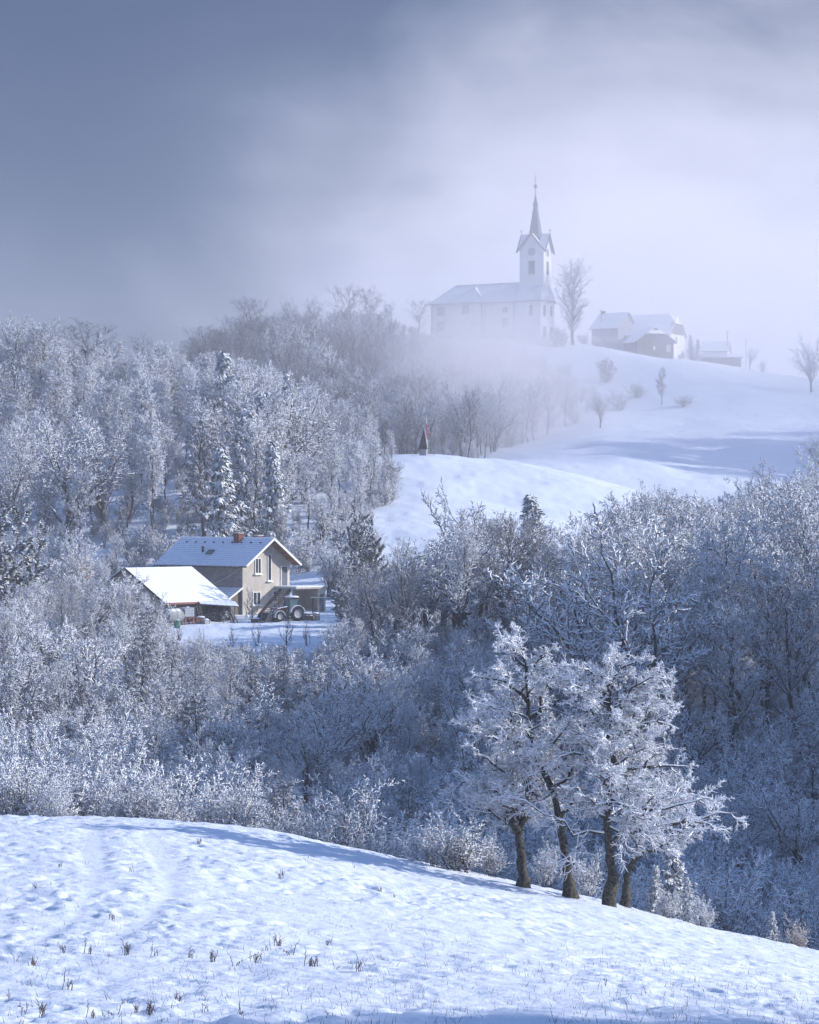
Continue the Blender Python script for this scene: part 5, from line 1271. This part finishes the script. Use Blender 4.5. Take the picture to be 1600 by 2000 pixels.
# middle tree leaning left
hero_tree('fruit_tree', 'middle snow laden fruit tree with long trunk leaning left on the near crest', 89.5,
    [(1114, 1733), (1108, 1690), (1098, 1640), (1092, 1590), (1078, 1545), (1058, 1500), (1040, 1455), (1032, 1410), (1030, 1350), (1028, 1312), (1018, 1268)], .14,
    [([(1062, 1505), (1040, 1470), (1000, 1445), (950, 1420), (905, 1400)], .09), ([(1036, 1440), (1010, 1408), (965, 1400), (925, 1405)], .09), ([(1032, 1405), (1055, 1380), (1060, 1350), (1080, 1320)], .10),
     ([(1030, 1370), (1000, 1340), (960, 1325), (925, 1320)], .07), ([(1028, 1330), (1050, 1290), (1085, 1262)], .055), ([(1075, 1545), (1110, 1520), (1130, 1480), (1150, 1460)], .08), ([(1024, 1300), (990, 1270), (965, 1255)], .045), ([(1045, 1465), (1080, 1440, -1), (1110, 1400, -1.5)], .07),
     ([(1095, 1600), (1120, 1560), (1130, 1530)], .07)], 502, None, auto=16, at0=.5, alen=2.6)
# right tree, the largest crown
hero_tree('fruit_tree', 'right and largest snow laden fruit tree with straight trunk on the near crest', 88.0,
    [(1189, 1752), (1196, 1700), (1190, 1655), (1186, 1610), (1192, 1560), (1200, 1500), (1196, 1450), (1188, 1400), (1192, 1350), (1184, 1335), (1176, 1318)], .155,
    [([(1197, 1660), (1215, 1632), (1250, 1622), (1310, 1612), (1360, 1600), (1405, 1588), (1435, 1590)], .10), ([(1192, 1550), (1230, 1530), (1270, 1545), (1285, 1570)], .08), ([(1198, 1520), (1240, 1500), (1300, 1495), (1345, 1500)], .08),
     ([(1198, 1480), (1185, 1440), (1200, 1405), (1225, 1395)], .10), ([(1196, 1450), (1240, 1420), (1290, 1410), (1325, 1425)], .07), ([(1190, 1400), (1235, 1350), (1280, 1330), (1310, 1345)], .06),
     ([(1194, 1500), (1150, 1480), (1110, 1470), (1085, 1490)], .07), ([(1192, 1420), (1150, 1390), (1110, 1375)], .06), ([(1186, 1350), (1150, 1310), (1120, 1300)], .05), ([(1186, 1340), (1225, 1300), (1265, 1285)], .05),
     ([(1188, 1600), (1150, 1580), (1105, 1575)], .06), ([(1195, 1560), (1240, 1570, -1.4), (1310, 1560, -2), (1370, 1545, -2)], .07), ([(1196, 1470), (1230, 1470, 1.6), (1270, 1460, 2.4)], .07), ([(1225, 1625), (1243, 1650), (1245, 1670)], .035), ([(1300, 1612), (1340, 1640), (1370, 1632)], .04), ([(1250, 1622, .2), (1300, 1580, .9), (1360, 1560, 1.4), (1400, 1570, 1.6)], .05), ([(1240, 1420), (1290, 1380, .5), (1325, 1385, .8)], .04), ([(1190, 1385), (1235, 1340, -.5), (1290, 1310, -.8)], .05), ([(1190, 1360), (1150, 1330, .6), (1100, 1330, 1)], .05)], 503, None, auto=22, at0=.30, alen=3.0)
# short bent trunk behind them
hero_tree('fruit_tree', 'short thick fruit tree trunk bent hard to the right behind the largest one', 91.0,
    [(1222, 1728), (1226, 1705), (1238, 1682), (1258, 1664), (1288, 1655), (1312, 1645), (1330, 1625)], .14,
    [([(1262, 1660), (1248, 1630), (1238, 1600)], .05), ([(1280, 1645), (1300, 1610), (1330, 1590)], .05)], 504, None, nsub=7, ntw=6, k4=5, auto=5, at0=.6, alen=1.4)
# bushes and young firs on the crest line
for i, (px, d, top, k, w, lab) in enumerate(((905, 93, 1590, 'bush', 1.5, 'bright frosted bush at the crest left of the fruit trees'), (850, 94, 1615, 'bush', 1.4, 'bright frosted bush farther left at the crest'), (960, 94, 1625, 'bush', 1.2, 'small bright bush next to the leftmost fruit tree'),
    (1060, 95, 1640, 'bush', 1.0, 'frosted brush between the left and the middle fruit tree'), (1150, 96, 1660, 'bush', 1.0, 'frosted brush between the middle and the largest fruit tree'), (545, 118, 1520, 'birch', 1.1, 'small weeping frosted birch just behind the crest'),
    (1310, 99, 1630, 'spruce', 1.4, 'young fir with heavy snow pads right of the bent trunk'), (1278, 94, 1690, 'spruce', 1.1, 'little fir at the crest right of the bent trunk'), (1345, 96, 1715, 'spruce', 1.0, 'thin little fir with a snow tip farther down the crest'), (1300, 92, 1735, 'bush', 1.2, 'snowy shrub at the crest below the young firs'), (1375, 94, 1745, 'bush', 1.2, 'snowy shrub right of the thin little fir'),
    (1510, 96, 1780, 'spruce', 1.0, 'little fir near the lower right end of the crest'), (1560, 95, 1790, 'warm', 1.2, 'brownish twiggy shrub at the lower right end of the crest'), (700, 132, 1520, 'spruce', 1.2, 'snowy spruce standing in the dark gap behind the crest'))):
    single(k, px, d, top, lab, wide=w)
# ------------------------------------------------------------------ dry weeds on the near field
fr_ = np.random.default_rng(2024)
def weed_mesh(seed, n=7, h=.32):
    rg = np.random.default_rng(seed); t = TM(); PP, RR = [], []
    for i in range(n):
        a_ = rg.random() * 6.28; s_ = abs(rg.normal(0, .35)); P, R = line(rg, (rg.normal(0, .05), rg.normal(0, .05), -.04), (math.cos(a_) * s_, math.sin(a_) * s_, 1), h * rg.uniform(.45, 1.1), 5, .35, .0055, .0025); PP.append(P); RR.append(R)
    P, R = np.concatenate(PP), np.concatenate(RR); t.tubes(P, R, 4)
    P2, R2 = grow(rg, P, R, 4, .35, 1, 25, 60, .32, 3, .3, .2, 1, .006); R2 = np.maximum(R2, .004); t.tubes(P2, R2, 3)
    return t.mesh('dry_weed', [M['weed']])
WM = [weed_mesh(i, n, h) for i, (n, h) in enumerate(((8, .34), (5, .28), (11, .36), (3, .30), (2, .38)))]
spots = [(125, 1868), (170, 1868), (65, 1890), (30, 1880), (243, 1862), (250, 1870), (372, 1873), (415, 1880), (458, 1885), (492, 1875), (500, 1882), (600, 1888), (612, 1892), (655, 1893), (690, 1890), (702, 1902), (525, 1855), (545, 1850), (570, 1865), (170, 1686), (116, 1695), (258, 1700), (548, 1715), (600, 1685), (610, 1680), (70, 1735), (690, 1695), (388, 1645), (30, 1605), (42, 1980), (85, 1985), (130, 1930), (292, 1985), (228, 1985), (395, 1980), (265, 1975), (175, 1985), (350, 1955), (470, 1990), (20, 1950), (220, 1800), (300, 1872), (740, 1740), (770, 1755), (1180, 1925), (640, 1845), (1290, 1700)]
for i, (px, y) in enumerate(spots):
    lo, hi = 28.0, 96.0
    for _ in range(30):
        mid = (lo + hi) / 2
        if ground_px(px, mid) > y: lo = mid
        else: hi = mid
    d = lo; p = at(px, d); z = float(H(np.array([p.x]), np.array([p.y]), True)[0])
    o = link(bpy.data.objects.new('dry_weed', WM[i % 5])); o.location = (p.x, p.y, z); o.rotation_euler = (0, 0, fr_.random() * 6.28); s_ = fr_.uniform(.5, 1.05) * (1.0 if y > 1840 else .8); o.scale = (s_,) * 3
    tag(o, 'dry brown weed clump poking through snow in the near field' if y > 1840 else 'small dry weed stalk poking through the upper near field', 'weed', 'dry weeds near the bottom of the field' if y > 1840 else 'dry weed stalks on the upper near field')
# stubble too fine to count
n = 5200; px = fr_.uniform(-20, 1620, n); dd = np.exp(fr_.uniform(math.log(33), math.log(98), n)); keep = (fbm(px / 160, dd / 5, 3, 71) + .32 * (dd < 50) > .02) & (fr_.random(n) < np.where(dd < 52, 1, .6)); px, dd = px[keep], dd[keep]; n = len(px)
X = (px - 800) / F * dd; Z = H(X, dd, True); P0 = np.stack([X, dd, Z - .03], 1); hgt = fr_.uniform(.05, .16, n) * np.where(dd > 60, .8, 1)
P1 = P0 + np.stack([fr_.normal(0, .4, n) * hgt, fr_.normal(0, .4, n) * hgt, hgt + .03], 1); tm = TM(); v, t_ = cones(P0, P1, fr_.uniform(.003, .008, n)); tm.tris(v, t_)
o = link(bpy.data.objects.new('grass_stubble', tm.mesh('grass_stubble', [M['weed']]))); tag(o, kind='stuff')
# ------------------------------------------------------------------ fog drifting over the church hill
def build_fog():
    b = MB().box(-330, 420, 325, 1080, -5, 88.5)
    m = bpy.data.materials.new('fog'); m.use_nodes = True; nt = m.node_tree; nt.nodes.clear()
    out = N(nt, 'ShaderNodeOutputMaterial'); p = N(nt, 'ShaderNodeVolumePrincipled'); p.inputs['Color'].default_value = (.99, .95, .955, 1); p.inputs['Anisotropy'].default_value = 0
    tc = N(nt, 'ShaderNodeTexCoord'); sp = N(nt, 'ShaderNodeSeparateXYZ'); nt.links.new(tc.outputs['Object'], sp.inputs[0])
    def mr(src, a_, b__, c=0., d=1.):
        n = N(nt, 'ShaderNodeMapRange', interpolation_type='SMOOTHSTEP'); nt.links.new(src, n.inputs['Value']); n.inputs['From Min'].default_value = a_; n.inputs['From Max'].default_value = b__; n.inputs['To Min'].default_value = c; n.inputs['To Max'].default_value = d; return n.outputs[0]
    def op(o_, a_, b_):
        n = N(nt, 'ShaderNodeMath', operation=o_)
        for i, s in enumerate((a_, b_)):
            if isinstance(s, (int, float)): n.inputs[i].default_value = s
            else: nt.links.new(s, n.inputs[i])
        return n.outputs[0]
    y = mr(sp.outputs['Y'], 325, 650); x = mr(sp.outputs['X'], -62, 60, .04, 1.3)
    nz = N(nt, 'ShaderNodeTexNoise'); nz.inputs['Scale'].default_value = .022; nz.inputs['Detail'].default_value = 3.5; nt.links.new(tc.outputs['Object'], nz.inputs['Vector'])
    nn = mr(nz.outputs['Fac'], .38, .62, .2, 1.6)
    base = op('MULTIPLY', op('MULTIPLY', y, x), op('MULTIPLY', nn, FOG_A))
    # thicker plume rising out of the wood below the church
    v = N(nt, 'ShaderNodeVectorMath', operation='SUBTRACT'); v.inputs[1].default_value = (19, 512, 24); nt.links.new(tc.outputs['Object'], v.inputs[0])
    v2 = N(nt, 'ShaderNodeVectorMath', operation='MULTIPLY'); v2.inputs[1].default_value = (1 / 32, 1 / 60, 1 / 27); nt.links.new(v.outputs[0], v2.inputs[0])
    ln = N(nt, 'ShaderNodeVectorMath', operation='LENGTH'); nt.links.new(v2.outputs[0], ln.inputs[0])
    pl = op('MULTIPLY', mr(ln.outputs['Value'], 1.0, .1), op('MULTIPLY', mr(nz.outputs['Fac'], .38, .6, .2, 1.3), FOG_B))
    nt.links.new(op('ADD', base, pl), p.inputs['Density']); nt.links.new(p.outputs[0], out.inputs['Volume'])
    o = b.build('fog', m); tag(o, kind='stuff')
FOG_A, FOG_B = .0058, .046
build_fog()
build_haze()
